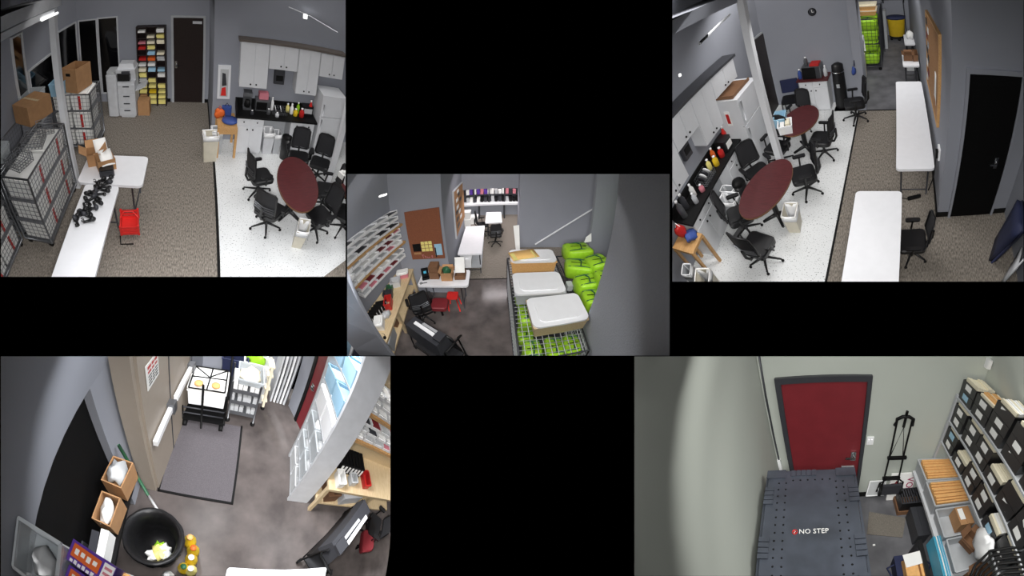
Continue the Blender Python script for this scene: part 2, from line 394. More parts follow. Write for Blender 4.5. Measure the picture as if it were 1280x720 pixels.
def oval_table(room, x, y, a, b, label, rz=0, h=.74, group='mahogany meeting tables'):
    t = Thing(room, 'meeting_table', label, 'table', x, y, 0, rz, group)
    P = [(a*cos(2*pi*i/40), b*sin(2*pi*i/40)) for i in range(40)]
    m = t.mb(); m.prism(P, h-.035, h, smooth=False); tp = t.add('table_top', m, 'mahogany')
    m = t.mb(); m.prism([(p[0]*1.012, p[1]*1.012) for p in P], h-.03, h-.008); t.add('edge_band', m, 'cardboard_dark', tp)
    m = t.mb(); m.lathe([(.055, .06), (.05, .1), (.05, h-.04), (.14, h-.036)], 12); t.add('column', m, 'black_plastic')
    for k in range(4):
        an = pi/4+k*pi/2; c, s = cos(an), sin(an); m = t.mb(); m.tube([(0, 0, .09), (a*.8*c, a*.8*s, .03)], [.04, .025], 6); t.add('foot', m, 'black_plastic')
    return t
def bin_rect(room, x, y, rz, w, d, h, label, material='bin_beige', liner=True, group='rectangular wastebaskets', name='wastebasket'):
    t = Thing(room, name, label, 'bin', x, y, 0, rz, group)
    m = t.mb(); e = .012
    for q in range(4):
        a = [(-w, -d), (w, -d), (w, d), (-w, d)]; p0, p1 = a[q], a[(q+1) % 4]; f = .8
        m.sheet([(p0[0]*f/2, p0[1]*f/2, 0), (p1[0]*f/2, p1[1]*f/2, 0), (p1[0]/2, p1[1]/2, h), (p0[0]/2, p0[1]/2, h)], e)
    m.box(-w*.4, -d*.4, 0, w*.4, d*.4, .01); t.add('body', m, material)
    m = t.mb()
    for q in range(4):
        a = [(-w, -d), (w, -d), (w, d), (-w, d)]; p0, p1 = a[q], a[(q+1) % 4]; m.tube([(p0[0]/2, p0[1]/2, h), (p1[0]/2, p1[1]/2, h)], .012, 6)
    t.add('rim', m, material)
    if liner:
        m = t.mb()
        for q in range(4):
            a = [(-w, -d), (w, -d), (w, d), (-w, d)]; p0, p1 = a[q], a[(q+1) % 4]; f = .94
            m.sheet([(p0[0]*.38, p0[1]*.38, h*.3), (p1[0]*.38, p1[1]*.38, h*.3), (p1[0]*f/2, p1[1]*f/2, h+.015), (p0[0]*f/2, p0[1]*f/2, h+.015)], .003, 4, 3, bow=.008)
            m.sheet([(p0[0]*.515, p0[1]*.515, h-.1), (p1[0]*.515, p1[1]*.515, h-.1), (p1[0]*.515, p1[1]*.515, h+.02), (p0[0]*.515, p0[1]*.515, h+.02)], .003, 4, 2, bow=.006)
        m.box(-w*.38, -d*.38, h*.3, w*.38, d*.38, h*.31); t.add('liner', m, 'white_plastic')
    return t
def carton(room, x, y, z, w, d, h, label, rz=0, opened=True, material='cardboard', group=None, flaps=.5, tape=False, name='cardboard_box', holes=False, ang=35):
    t = Thing(room, name, label, 'box', x, y, z, rz, group); e = .012
    m = t.mb(); w2, d2 = w/2, d/2
    if opened:
        m.box(-w2, -d2, 0, w2, d2, e); m.box(-w2, -d2, 0, w2, -d2+e, h); m.box(-w2, d2-e, 0, w2, d2, h); m.box(-w2, -d2, 0, -w2+e, d2, h); m.box(w2-e, -d2, 0, w2, d2, h)
    else: m.box(-w2, -d2, 0, w2, d2, h)
    body = t.add('body', m, material)
    if opened and flaps:
        L = min(w, d)*flaps; c, s = cos(rad(ang)), sin(rad(ang))
        for q in range(4):
            m = t.mb()
            if q < 2: sg = -1 if q == 0 else 1; m.sheet([(-w2, sg*d2, h), (w2, sg*d2, h), (w2, sg*(d2+L*c), h+L*s), (-w2, sg*(d2+L*c), h+L*s)], .006)
            else: sg = -1 if q == 2 else 1; m.sheet([(sg*w2, -d2, h), (sg*w2, d2, h), (sg*(w2+L*c), d2, h+L*s), (sg*(w2+L*c), -d2, h+L*s)], .006)
            t.add('flap', m, material)
    if not opened:
        for sg in (-1, 1): m = t.mb(); m.box(min(sg*.002, sg*w2), -d2, h, max(sg*.002, sg*w2), d2, h+.006); t.add('flap', m, material)
    if tape: m = t.mb(); m.box(-w2*.95, -.03, h+.006, w2*.95, .03, h+.009); m.box(-w2-.003, -.03, h*.6, -w2, .03, h+.006); t.add('tape', m, 'pale_wood')
    if holes:
        for sg in (-1, 1): m = t.mb(); m.box(-.06, sg*d2-.004 if sg > 0 else -d2-.004, h*.7, .06, sg*d2+.004 if sg > 0 else -d2+.004, h*.82); t.add('hand_hole', m, 'dark')
    return t
def paper_stack(room, x, y, z, w, d, h, material, label, group, rz=0, name='paper_stack', cat='paper'):
    t = Thing(room, name, label, cat, x, y, z, rz, group); m = t.mb(); n = max(1, min(3, int(h/.03))); r = random.Random(int((x+7)*1000+(z+3)*77+y*31))
    for k in range(n):
        dx, dy = r.uniform(-.01, .01), r.uniform(-.012, .012); m.box(-w/2+dx, -d/2+dy, h*k/n, w/2+dx, d/2+dy, h*(k+1)/n)
    return t.solo(m, material)
def tote(room, x, y, z, w, d, h, label, rz=0, body='grey_plastic', lid='white_plastic', group=None, lidded=True, name='storage_tote', cat='tote', taper=.05, r=.05):
    t = Thing(room, name, label, cat, x, y, z, rz, group); e = .012; w2, d2 = w/2, d/2
    m = t.mb()
    A = [(-w2, -d2), (w2, -d2), (w2, d2), (-w2, d2)]; f = 1-2*taper
    for q in range(4):
        p0, p1 = A[q], A[(q+1) % 4]; m.sheet([(p0[0]*f, p0[1]*f, 0), (p1[0]*f, p1[1]*f, 0), (p1[0], p1[1], h), (p0[0], p0[1], h)], e, 2, 1)
    m.box(-w2*f, -d2*f, 0, w2*f, d2*f, e); t.add('body', m, body)
    m = t.mb()
    for q in range(4): p0, p1 = A[q], A[(q+1) % 4]; m.tube([(p0[0]*1.02, p0[1]*1.02, h-.01), (p1[0]*1.02, p1[1]*1.02, h-.01)], .016, 4)
    t.add('rim', m, body)
    if lidded:
        m = t.mb(); m.rbox(-w2-.02, -d2-.02, h, w2+.02, d2+.02, h+.03, r); l = t.add('lid', m, lid)
        if l: m = t.mb(); m.rbox(-w2*.8, -d2*.78, h+.03, w2*.8, d2*.78, h+.045, r); t.add('lid_panel', m, lid, l)
    return t
def wire_panel(m, a, b, c, d, nu, nv, r=.004):
    """crossed wires over the quad a b c d"""
    a, b, c, d = (np.array(p, float) for p in (a, b, c, d))
    for i in range(nu+1):
        u = i/nu; m.tube([a*(1-u)+b*u, d*(1-u)+c*u], r, 3, caps=False, smooth=False)
    for j in range(nv+1):
        v = j/nv; m.tube([a*(1-v)+d*v, b*(1-v)+c*v], r, 3, caps=False, smooth=False)
def roll_cage(room, x0, y0, x1, y1, h, label, group='wire roll cages', sp=.085, frame='steel', wire='wire', shelves=(), sides='fblr', r=.0055, base=.14, solid=True):
    t = Thing(room, 'roll_cage', label, 'cage cart', (x0+x1)/2, (y0+y1)/2, 0, 0, group); w, d = (x1-x0)/2, (y1-y0)/2
    for sx in (-1, 1):
        for sy in (-1, 1):
            m = t.mb(); m.tube([(sx*w, sy*d, base), (sx*w, sy*d, h)], .018, 6); t.add('post', m, frame)
            m = t.mb(); m.lathe([(.05, -.02), (.05, .02)], 10, T(sx*(w-.06), sy*(d-.06), .05)@RX(pi/2)); m.box(sx*(w-.06)-.02, sy*(d-.06)-.02, .06, sx*(w-.06)+.02, sy*(d-.06)+.02, base); t.add('caster', m, 'dark')
    m = t.mb()
    for p, q in (((-w, -d), (w, -d)), ((w, -d), (w, d)), ((w, d), (-w, d)), ((-w, d), (-w, -d))): m.tube([(*p, base), (*q, base)], .02, 5)
    m.box(-w, -d, base-.015, w, d, base+.005); t.add('base', m, frame)
    m = t.mb()
    for p, q in (((-w, -d), (w, -d)), ((w, -d), (w, d)), ((w, d), (-w, d)), ((-w, d), (-w, -d))): m.tube([(*p, h), (*q, h)], .016, 5)
    t.add('top_rail', m, frame)
    nw, nd, nh = max(2, int(2*w/sp)), max(2, int(2*d/sp)), max(2, int((h-base)/sp))
    Q = {'f': ((-w, -d), (w, -d), nw), 'b': ((w, d), (-w, d), nw), 'l': ((-w, d), (-w, -d), nd), 'r': ((w, -d), (w, d), nd)}
    for k in sides:
        p, q, n = Q[k]; m = t.mb(); wire_panel(m, (*p, base), (*q, base), (*q, h), (*p, h), n, nh, r); o = t.add('wire_panel', m, wire)
    for z in shelves:
        m = t.mb(); wire_panel(m, (-w, -d, z), (w, -d, z), (w, d, z), (-w, d, z), nw, nd, r); 
        if solid: m.box(-w, -d, z-.01, w, d, z-.004)
        t.add('shelf', m, wire)
    return t
def cabinet_unit(room, M, w, d, h, label, doors=2, name='wall_cabinet', handles='bottom', group=None, toe=0, drawer=0, material='cabinet_white'):
    """front at local y=0 facing -y, x 0..w"""
    t = Thing(room, name, label, 'cabinet', M=M, group=group)
    m = t.mb(); m.box(0, .02, toe, w, d, h)
    if toe: m.box(.01, .08, 0, w-.01, d, toe)
    t.add('body', m, material)
    top = h
    if drawer:
        n = max(1, doors)
        for i in range(n):
            m = t.mb(); m.box(i*w/n+.008, 0, h-drawer, (i+1)*w/n-.008, .022, h-.008); dr = t.add('drawer', m, material)
            if dr: m = t.mb(); m.ball(((i+.5)*w/n, -.015, h-drawer/2), .016, 8, 5); t.add('knob', m, 'dark', dr)
        top = h-drawer-.008
    for i in range(doors):
        m = t.mb(); m.box(i*w/doors+.008, 0, toe+.008, (i+1)*w/doors-.008, .022, top-.008); dd = t.add('door', m, material)
        if dd:
            hx = (i+1)*w/doors-.06 if (i % 2 == 0 and doors > 1) else i*w/doors+.06
            hz = toe+.08 if handles == 'bottom' else top-.08
            m = t.mb(); m.ball((hx, -.015, hz), .018, 8, 5); t.add('knob', m, 'dark', dd)
    return t
def text_mesh(txt, size, depth=.002, align='CENTER'):
    c = bpy.data.curves.new('t', 'FONT'); c.body = txt; c.size = size; c.align_x = align; c.align_y = 'CENTER'; c.extrude = depth; c.resolution_u = 2
    o = bpy.data.objects.new('t', c); COL.objects.link(o); dg = bpy.context.evaluated_depsgraph_get(); dg.update()
    me = bpy.data.meshes.new_from_object(o.evaluated_get(dg)); V = [tuple(v.co) for v in me.vertices]; F = [tuple(p.vertices) for p in me.polygons]
    bpy.data.objects.remove(o); bpy.data.curves.remove(c); bpy.data.meshes.remove(me); return V, F
def bottle(room, x, y, z, h, r, material, label, group, cap='white_plastic', name='bottle', cat='bottle'):
    t = Thing(room, name, label, cat, x, y, z, 0, group)
    m = t.mb(); m.lathe([(r*.9, 0), (r, .02*h), (r, .6*h), (r*.45, .8*h), (r*.4, .9*h)], 10); t.add('body', m, material)
    m = t.mb(); m.lathe([(r*.48, .88*h), (r*.48, h)], 8); t.add('cap', m, cap); return t
def mug(room, x, y, z, h, r, material, label, group, name='jar', cat='jar'):
    t = Thing(room, name, label, cat, x, y, z, 0, group)
    m = t.mb(); m.lathe([(r*.85, 0), (r, h*.1), (r, h*.85), (r*.8, h*.9)], 10); t.add('body', m, material); m = t.mb(); m.lathe([(r*.82, h*.9), (r*.82, h)], 10); t.add('lid', m, 'black_plastic'); return t
# =================================================================== ROOM 1: carpeted work room with kitchenette
def room_one():
    R = R1
    m = MB(); m.box(-3.3, .8, -.05, .45, 8.4, 0, .3); struct(R, 'floor_carpet', m, 'carpet', 'brown loop carpet of the work room beside the kitchenette', 'floor')
    m = MB(); m.box(.45, .8, -.05, 5, 6.5, 0, .3); struct(R, 'floor_lino', m, 'lino', 'speckled white vinyl floor under the oval table and kitchenette', 'floor')
    m = MB(); m.box(.43, .8, 0, .475, 6.4, .008, .3); struct(R, 'trim_1', m, 'dark', 'black strip where brown carpet meets speckled vinyl', 'trim')
    m = MB(); m.prism([(1.0, 1.85), (2.12, 2.39), (2.63, 2.65), (3.6, 3.12), (3.6, 1), (1, 1)], .001, .008); struct(R, 'floor_carpet', m, 'carpet', 'wedge of brown carpet beyond the vinyl, lower corner of the kitchenette', 'floor')
    m = MB(); m.box(-3.3, 8.38, 0, .5, 8.5, 4.6); wb = struct(R, 'wall_back', m, 'wall_paint', 'grey wall with the dark door and the letter sorter', 'wall')
    m = MB(); m.box(-3.32, .8, 0, -3.2, 8.5, 4.2); wl = struct(R, 'wall_left', m, 'wall_paint', 'grey wall with dark windows behind the wire cages', 'wall')
    m = MB(); m.box(.42, 6.4, 0, 5, 6.55, 4.8); m.box(.42, 6.55, 0, .56, 8.38, 4.8); struct(R, 'wall_kitchen', m, 'wall_paint', 'pale grey wall above the kitchenette cabinets', 'wall')
    m = MB(); m.box(-2.0, 8.36, 0, -.62, 8.385, .1); m.box(.27, 8.36, 0, .42, 8.385, .1); m.box(.40, 6.38, 0, .425, 8.36, .1); struct(R, 'baseboard_back', m, 'dark', 'black rubber skirting under the grey back wall', 'baseboard')
    # door
    m = MB(); m.box(-.58, 8.33, 0, -.52, 8.39, 2.52); m.box(.26, 8.33, 0, .32, 8.39, 2.52); m.box(-.58, 8.33, 2.46, .32, 8.39, 2.52)
    fr = struct(R, 'door_1', m, 'grey_plastic', 'dark brown door in a grey frame at the back of the work room', 'door')
    m = MB(); m.box(-.52, 8.35, .01, .26, 8.385, 2.46); piece(R, 'door_leaf', m, 'dark_wood', fr)
    m = MB(); m.box(-.02, 8.29, 2.30, .22, 8.35, 2.37); piece(R, 'door_closer', m, 'light_grey', fr)
    m = MB(); m.box(-.49, 8.33, 1.02, -.43, 8.35, 1.22); m.tube([(-.46, 8.33, 1.1), (-.46, 8.29, 1.1), (-.36, 8.29, 1.1)], .014, 6); piece(R, 'door_handle', m, 'chrome', fr)
    # windows
    def win(name, ax, c0, c1, z0, z1, label):
        m = MB(); e = .035
        def bx(a0, a1, b0, b1, d0, d1): m.box(*( (a0, 8.38-d1, b0, a1, 8.38-d0, b1) if ax == 'y' else (-3.2+d0, a0, b0, -3.2+d1, a1, b1)))
        bx(c0-e, c0, z0, z1, 0, .05); bx(c1, c1+e, z0, z1, 0, .05); bx(c0-e, c1+e, z1, z1+e, 0, .05); bx(c0-e, c1+e, z0-e, z0, 0, .05)
        f = struct(R, name, m, 'light_grey', label, 'window')
        m = MB(); bx(c0, c1, z0, z1, 0, .02); piece(R, 'pane', m, 'black_glass', f)
    win('window_1', 'y', -2.54, -2.03, .3, 2.52, 'dark glass panel nearest the copier, right of the thin mullions')
    win('window_2', 'y', -3.12, -2.62, .3, 2.5, 'dark glass panel in the corner of the grey back wall')
    win('window_3', 'x', 6.95, 8.2, .3, 2.5, 'tall dark glass panel just left of the room corner')
    win('window_4', 'x', 5.3, 6.7, .9, 2.1, 'wide black window behind the cardboard box on the cages')
    win('window_5', 'x', 4.78, 5.15, 1.6, 2.95, 'narrow dark window at the far left behind the cages')
    # pillar, bulkhead and lights
    m = MB(); m.box(-2.19, 4.46, 0, -2.08, 4.58, 3.4, .3); struct(R, 'pillar', m, 'white_paint', 'thin white pole rising beside the wire cages', 'pillar')
    m = MB(); m.box(2.66, 4.46, 0, 2.76, 4.56, 3.4, .3); struct(R, 'pillar', m, 'white_paint', 'thin white pole beside the mahogany table', 'pillar')
    m = MB(); m.box(-5, 2.2, 3.42, -2.02, 4.62, 3.6, .3); struct(R, 'trim_2', m, 'light_grey', 'pale bulkhead above the thin white pole', 'bulkhead')
    t = Thing(R, 'tube_light', 'white tube light fixed to the bulkhead beside the thin pole', 'light', -2.1, 3.6, 3.3)
    m = MB(); m.box(-2.16, 2.6, 3.32, -2.0, 4.3, 3.41, .2); t.add('housing', m, 'white_paint'); m = MB(); m.tube([(-1.97, 4.35, 3.33), (-1.97, 3.8, 3.33)], .02, 6); t.add('tube', m, 'tube_light')
    t = Thing(R, 'light_track', 'thin ceiling light track running above the kitchenette', 'light', 2.3, 5.9, 3.1)
    m = MB(); m.tube([(1.95, 6.3, 3.22), (2.38, 6.1, 3.12), (2.9, 5.7, 2.94)], .013, 5); t.add('rail', m, 'grey_plastic')
    for (x, y, z) in ((2.28, 6.12, 3.09),): m = MB(); m.lathe([(.05, -.05), (.05, .04), (.02, .06)], 8, T(x, y, z)); t.add('lamp_head', m, 'tube_light')
    # cages and their tubs
    cages = [(-2.66, 2.88, -2.12, 4.42, 1.42, 'wire roll cage beside the long white table, in front of the thin pole', (2, 3), 'r'),
             (-3.18, 3.02, -2.72, 4.62, 1.42, 'wire roll cage against the window wall, under the sealed carton', (2, 3), ''),
             (-3.18, 1.5, -2.7, 2.84, 1.42, 'wire roll cage in the lower corner of the work room', (2, 3), 'r'),
             (-2.95, 5.72, -2.04, 6.45, 1.38, 'wire roll cage under the open carton behind the pole', (1, 3), 'f')]
    place = ['cage beside the long white table', 'window cage', 'lower corner cage', 'cage under the open carton']
    for ci, (x0, y0, x1, y1, h, lab, (ny, nz), face) in enumerate(cages):
        roll_cage(R, x0, y0, x1, y1, h, lab, shelves=((.58, 1.0) if face else (1.0,)))
        if not face: continue
        nx = 2 if face == 'f' else 1
        for i in range(max(ny, nx)):
            for k in range(nz):
                if face == 'r': a0 = y0+.05+i*(y1-y0-.06)/2; a1 = a0+(y1-y0-.2)/2; bx = (x0+.05, a0, x1-.04, a1)
                else: a0 = x0+.05+i*(x1-x0-.06)/2; a1 = a0+(x1-x0-.2)/2; bx = (a0, y0+.04, a1, y1-.05)
                z0 = .175+k*.42; z1 = z0+.34
                t = Thing(R, 'mail_tub', 'white red-striped tub, %s layer up, %s column, %s' % (ORD[k], ORD[i], place[ci]), 'tub', (bx[0]+bx[2])/2, (bx[1]+bx[3])/2, z0, group='white tubs in the roll cages')
                m = MB(); m.box(bx[0], bx[1], z0, bx[2], bx[3], z1, top=(-.015, -.015)); t.add('body', m, 'paper')
                m = MB(); m.box(bx[0]+.02, bx[1]+.02, z1, bx[2]-.02, bx[3]-.02, z1+.02); t.add('contents', m, 'paper')
                m = MB()
                if face == 'r': c = (a0*.4+a1*.6); m.box(bx[2]+.012, c-.03, z0+.02, bx[2]+.02, c+.035, z1-.02, .1)
                else: c = (a0+a1)/2; m.box(c-.03, bx[1]-.02, z0+.02, c+.03, bx[1]-.012, z1-.02, .1)
                t.add('strip', m, 'red')
    carton(R, -2.82, 4.62, 1.44, .46, .62, .36, 'sealed brown carton lying on top of the wire cages', rz=-.35, opened=False, tape=True)
    t = carton(R, -2.42, 6.05, 1.4, .42, .55, .52, 'tall open brown carton standing on the far wire cage', rz=-.3, flaps=0, holes=True)
    t = Thing(R, 'shipping_label', 'small white label stuck on the sealed carton', 'label', -3.08, 4.42, 1.6)
    tote(R, -2.93, 3.3, 1.44, .42, .34, .16, 'clear plastic bin on the nearest corner of the cages', rz=.1, body='film', lid='film', lidded=True)
    tote(R, -3.0, 5.0, 1.44, .36, .5, .34, 'clear plastic bin beside the sealed carton at the window wall', rz=0, body='film', lidded=False)
    tote(R, -2.75, 5.75, 1.4, .3, .3, .28, 'small blue-grey plastic bin beside the open carton', body='pale_blue', lidded=False)
    for k, (x, y, w_, rz_) in enumerate(((-2.4, 3.75, .36, .2), (-2.42, 3.2, .34, -.3), (-2.36, 4.15, .3, .5))):
        t = Thing(R, 'wire_basket', 'wire basket lying on the cage top, %s from the long table' % ORD[k], 'basket', x, y, 1.44, rz_, group='wire baskets on the cage')
        m = t.mb(); a = w_/2
        for p, q in (((-a, -a), (a, -a)), ((a, -a), (a, a)), ((a, a), (-a, a)), ((-a, a), (-a, -a))): wire_panel(m, (*p, 0), (*q, 0), (*q, .14), (*p, .14), 6, 3, .005)
        wire_panel(m, (-a, -a, 0), (a, -a, 0), (a, a, 0), (-a, a, 0), 6, 6, .005); t.solo(m, 'wire')
    # copier
    t = Thing(R, 'copier', 'large light grey office copier standing beside the letter sorter', 'copier', -1.75, 7.6, 0)
    m = MB(); m.box(-1.86, 7.36, .06, -1.42, 7.95, .98); m.box(-1.86, 7.55, .98, -1.42, 7.95, 1.22); m.box(-1.82, 7.4, 0, -1.46, 7.9, .06); t.add('body', m, 'light_grey')
    for k, (a, b) in enumerate(((.1, .27), (.29, .46), (.48, .66), (.68, .92))):
        m = MB(); m.box(-1.85, 7.335, a, -1.43, 7.36, b); d = t.add('drawer', m, 'light_grey'); m = MB(); m.box(-1.72, 7.325, b-.06, -1.56, 7.335, b-.03); t.add('grip', m, 'charcoal', d)
    m = MB(); m.box(-1.85, 7.4, 1.0, -1.55, 7.56, 1.2); t.add('paper_exit', m, 'black_plastic')
    m = MB(); m.box(-1.88, 7.36, 1.22, -1.40, 7.95, 1.3); m.box(-1.86, 7.45, 1.3, -1.42, 7.93, 1.42, top=(.05, .08)); t.add('scanner', m, 'light_grey')
    m = MB(); m.box(-1.72, 7.28, 1.22, -1.52, 7.38, 1.28); t.add('control_panel', m, 'charcoal')
    m = MB(); m.rbox(-2.16, 7.36, .04, -1.88, 7.9, 1.16, .06); fi = t.add('finisher', m, 'light_grey'); m = MB(); m.rbox(-2.14, 7.4, 1.16, -1.92, 7.86, 1.24, .06); t.add('finisher_top', m, 'paper_grey', fi)
    m = MB(); m.sheet([(-1.42, 7.45, .72), (-1.16, 7.45, .84), (-1.16, 7.85, .84), (-1.42, 7.85, .72)], .03); t.add('side_tray', m, 'light_grey')
    carton(R, -1.25, 7.65, 0, .3, .3, .4, 'plain brown carton on the carpet beside the copier', opened=False)
    # letter sorter
    x0, x1, y0, y1 = -1.45, -.72, 8.08, 8.36; xs = [-1.45, -1.2, -.96, -.72]; nr = 14; H = 2.26
    t = Thing(R, 'letter_sorter', 'tall dark wood letter sorter full of coloured paper', 'shelf', -1.08, 8.2, 0)
    m = MB(); m.box(x0-.02, y1-.02, 0, x1+.02, y1, H); t.add('back_panel', m, 'dark_wood')
    for x in xs: m = MB(); m.box(x-.014, y0, 0, x+.014, y1-.02, H); t.add('side_panel', m, 'dark_wood')
    for k in range(nr+1): m = MB(); z = .06+k*(H-.08)/nr; m.box(x0, y0+.005, z-.009, x1, y1-.02, z+.009); t.add('shelf', m, 'dark_wood')
    pal = ['paper', 'cream', 'cream', 'paper_grey', 'pale_yellow', 'pink', 'paper', 'pale_blue', 'cream', 'red', 'paper', 'orange']; rn = random.Random(5)
    for k in range(nr):
        for c in range(3):
            if rn.random() < .12: continue
            z = .07+k*(H-.08)/nr; h = rn.uniform(.04, .105)
            mt = rn.choice(pal) if k > 3 else rn.choice(['pale_yellow', 'pale_yellow', 'cream', 'yellow'])
            if c == 0 and k < 2: mt = 'cardboard'
            paper_stack(R, (xs[c]+xs[c+1])/2, y0+.12, z, .19, .24, h, mt, '%s paper in the letter sorter, row %s from bottom, %s column' % (CNAME[mt], ORD[k], ORD[c]), 'papers in the letter sorter')
    # tables
    folding_table(R, -1.62, 1.2, -1.07, 3.72, .74, 'long white folding table running toward the bottom edge of the work room', legs=True)
    folding_table(R, -1.78, 3.75, -.72, 4.54, .745, 'white folding table set crosswise under the open cartons', r=.08)
    carton(R, -1.4, 4.22, .745, .3, .3, .2, 'open brown carton with white flaps at the middle of the crosswise table', rz=.5, flaps=0, material='cardboard')
    carton(R, -1.62, 4.32, .745, .24, .26, .22, 'open brown carton beside the pole on the crosswise table', rz=.35, flaps=.6)
    for k, (x, y, z, rz_, til) in enumerate(((-1.5, 4.42, .98, .5, .9), (-1.36, 4.2, .93, .5, .5))):
        t = Thing(R, 'paper_sheet', ('white sheet sticking up from the carton near the pole', 'white sheet lying across the middle carton')[k], 'paper', M=T(x, y, z)@RZ(rz_)@RX(til)); m = t.mb(); m.sheet([(-.11, -.15, 0), (.11, -.15, 0), (.11, .15, 0), (-.11, .15, 0)], .004, 4, 2, bow=.015); t.solo(m, 'paper')
    rn = random.Random(3)
    for k in range(24):
        x, y = -1.5+(k % 2)*.13+rn.uniform(-.03, .03)+.09*(k/24), 2.85+k*.042+rn.uniform(-.01, .01); t = Thing(R, 'barcode_scanner', 'black handheld scanner, %s along the long table from its near end, %s side' % (('first second third fourth fifth sixth seventh eighth ninth tenth eleventh twelfth'.split())[k//2], ('pole', 'carpet')[k % 2]), 'scanner', x, y, .745, rn.uniform(0, 6), 'heap of black scanners', 1.0)
        m = t.mb(); m.tube([(-.07, 0, .02), (.05, .0, .03)], [.02, .024], 6); t.add('grip', m, 'black_plastic')
        m = t.mb(); m.ball((.075, 0, .05), .045, 8, 6, sc=(1.1, .8, .9)); t.add('head', m, 'charcoal' if k % 3 == 0 else 'black_plastic')
        m = t.mb(); m.tube([(-.07+.02*cos(a), .03*sin(a)+.02, .012+.004*i) for i, a in enumerate(np.linspace(0, 9, 12))], .006, 4); t.add('cord', m, 'dark')
    t = Thing(R, 'label_printer', 'charcoal box printer among the black scanners', 'printer', -1.33, 4.02, .745, .3); m = t.mb(); m.rbox(-.12, -.09, 0, .12, .09, .1, .02); t.add('body', m, 'charcoal'); m = t.mb(); m.box(-.1, -.07, .1, .1, .05, .115); t.add('lid', m, 'black_plastic')
    t = Thing(R, 'red_crate', 'red plastic crate on the carpet under the crosswise table', 'crate', -.93, 3.5, .1, .15, None, .8)
    m = t.mb(); w_, d_, h_ = .17, .24, .26
    m.box(-w_, -d_, 0, w_, d_, .02)
    for z in (.02, .1, .18): 
        for s in (-1, 1): m.box(-w_, s*d_-.01, z, w_, s*d_+.01, z+.05); m.box(s*w_-.01, -d_, z, s*w_+.01, d_, z+.05)
    for sx in (-1, 1):
        for sy in (-1, 1): m.box(sx*w_-.02, sy*d_-.02, 0, sx*w_+.02, sy*d_+.02, h_)
    t.add('body', m, 'bright_red'); m = t.mb(); m.tube([(-w_, 0, h_), (-w_*.5, 0, h_+.16), (w_*.5, 0, h_+.16), (w_, 0, h_)], .014, 6); t.add('handle', m, 'bright_red')
    m = t.mb(); m.tube([(-.2, -.26, 0), (-.2, -.4, -.1), (.05, -.4, -.1)], .014, 6); t.add('runner', m, 'dark')
    # kitchenette
    K = T(.9, 5.8)@RZ(-.085)
    cabinet_unit(R, K, .56, .58, .87, 'white base cabinet beside the small wooden table', 2, 'base_cabinet', 'top', 'white base cabinets', toe=.08, drawer=.16)
    cabinet_unit(R, K@T(1.16), .56, .58, .87, 'white base cabinet beside the refrigerator', 2, 'base_cabinet', 'top', 'white base cabinets', toe=.08, drawer=.16)
    m = MB(K); m.box(.57, .5, 0, 1.15, .58, .86); struct(R, 'wall_niche', m, 'grey_plastic', 'grey back of the open space between the base cabinets', 'wall')
    t = Thing(R, 'worktop', 'black kitchenette worktop with a raised back edge', 'worktop', M=K@T(0, 0, .87)); m = t.mb(); m.box(-.04, -.04, .006, 1.76, .56, .045); t.add('slab', m, 'dark'); m = t.mb(); m.box(-.04, .54, .045, 1.76, .58, .2); m.box(-.04, .0, .045, -.01, .54, .2); t.add('splashback', m, 'dark')
    for k, (x, w_, z0, z1, lab) in enumerate(((.0, .58, 1.43, 2.40, 'tall white wall cabinet pair at the poster end'), (.59, .62, 1.88, 2.40, 'short white wall cabinet pair above the towel dispenser'), (1.22, .5, 1.40, 2.40, 'tall white wall cabinet pair above the red bottles'), (1.73, .6, 1.86, 2.38, 'short white wall cabinet above the refrigerator'))):
        cabinet_unit(R, K@T(x, .27, z0), w_, .33, z1-z0, lab, 2, 'wall_cabinet', 'bottom', 'white wall cabinets')
    t = Thing(R, 'crown_moulding', 'dark strip along the top of the white wall cabinets', 'moulding', M=K@T(0, .22, 2.405)); m = t.mb(); m.box(-.04, 0, 0, 2.36, .33, .05, .2); t.solo(m, 'taupe')
    t = Thing(R, 'towel_dispenser', 'dark paper towel dispenser on the wall between cabinets', 'dispenser', M=K@T(.78, .5, 1.48)); m = t.mb(); m.rbox(-.02, 0, 0, .22, .1, .36, .03); t.add('body', m, 'charcoal'); m = t.mb(); m.box(.02, -.01, .08, .18, .005, .2); t.add('window', m, 'dark')
    t = Thing(R, 'refrigerator', 'white two-door refrigerator at the end of the kitchenette', 'refrigerator', M=K@T(1.79, -.04, 0)); m = t.mb(); m.box(0, .05, .03, .6, .6, 1.56); t.add('body', m, 'cabinet_white')
    for a, b in ((.06, 1.06), (1.08, 1.56)):
        m = t.mb(); m.box(0, 0, a, .6, .05, b); d = t.add('door', m, 'cabinet_white'); m = t.mb(); m.tube([(.05, -.03, b-.35 if b < 1.2 else a+.03), (.05, -.03, b-.03 if b < 1.2 else a+.3)], .014, 6); t.add('handle', m, 'light_grey', d)
    # things on the worktop
    t = Thing(R, 'coffee_maker', 'tall black and steel coffee maker at the poster end of the worktop', 'coffee maker', M=K@T(.12, .3, .915)); m = t.mb(); m.box(0, 0, 0, .18, .22, .04); m.box(0, .13, .04, .18, .22, .36); m.box(0, 0, .3, .18, .22, .38); t.add('body', m, 'steel'); m = t.mb(); m.lathe([(.06, .045), (.075, .1), (.05, .2)], 10, T(.09, .07, 0)); t.add('carafe', m, 'dark')
    t = Thing(R, 'toaster_oven', 'silver toaster oven next to the coffee maker on the worktop', 'oven', M=K@T(.38, .3, .915)); m = t.mb(); m.rbox(0, 0, 0, .34, .24, .24, .02); t.add('body', m, 'steel'); m = t.mb(); m.box(.02, -.012, .03, .25, .005, .2); t.add('door', m, 'dark')
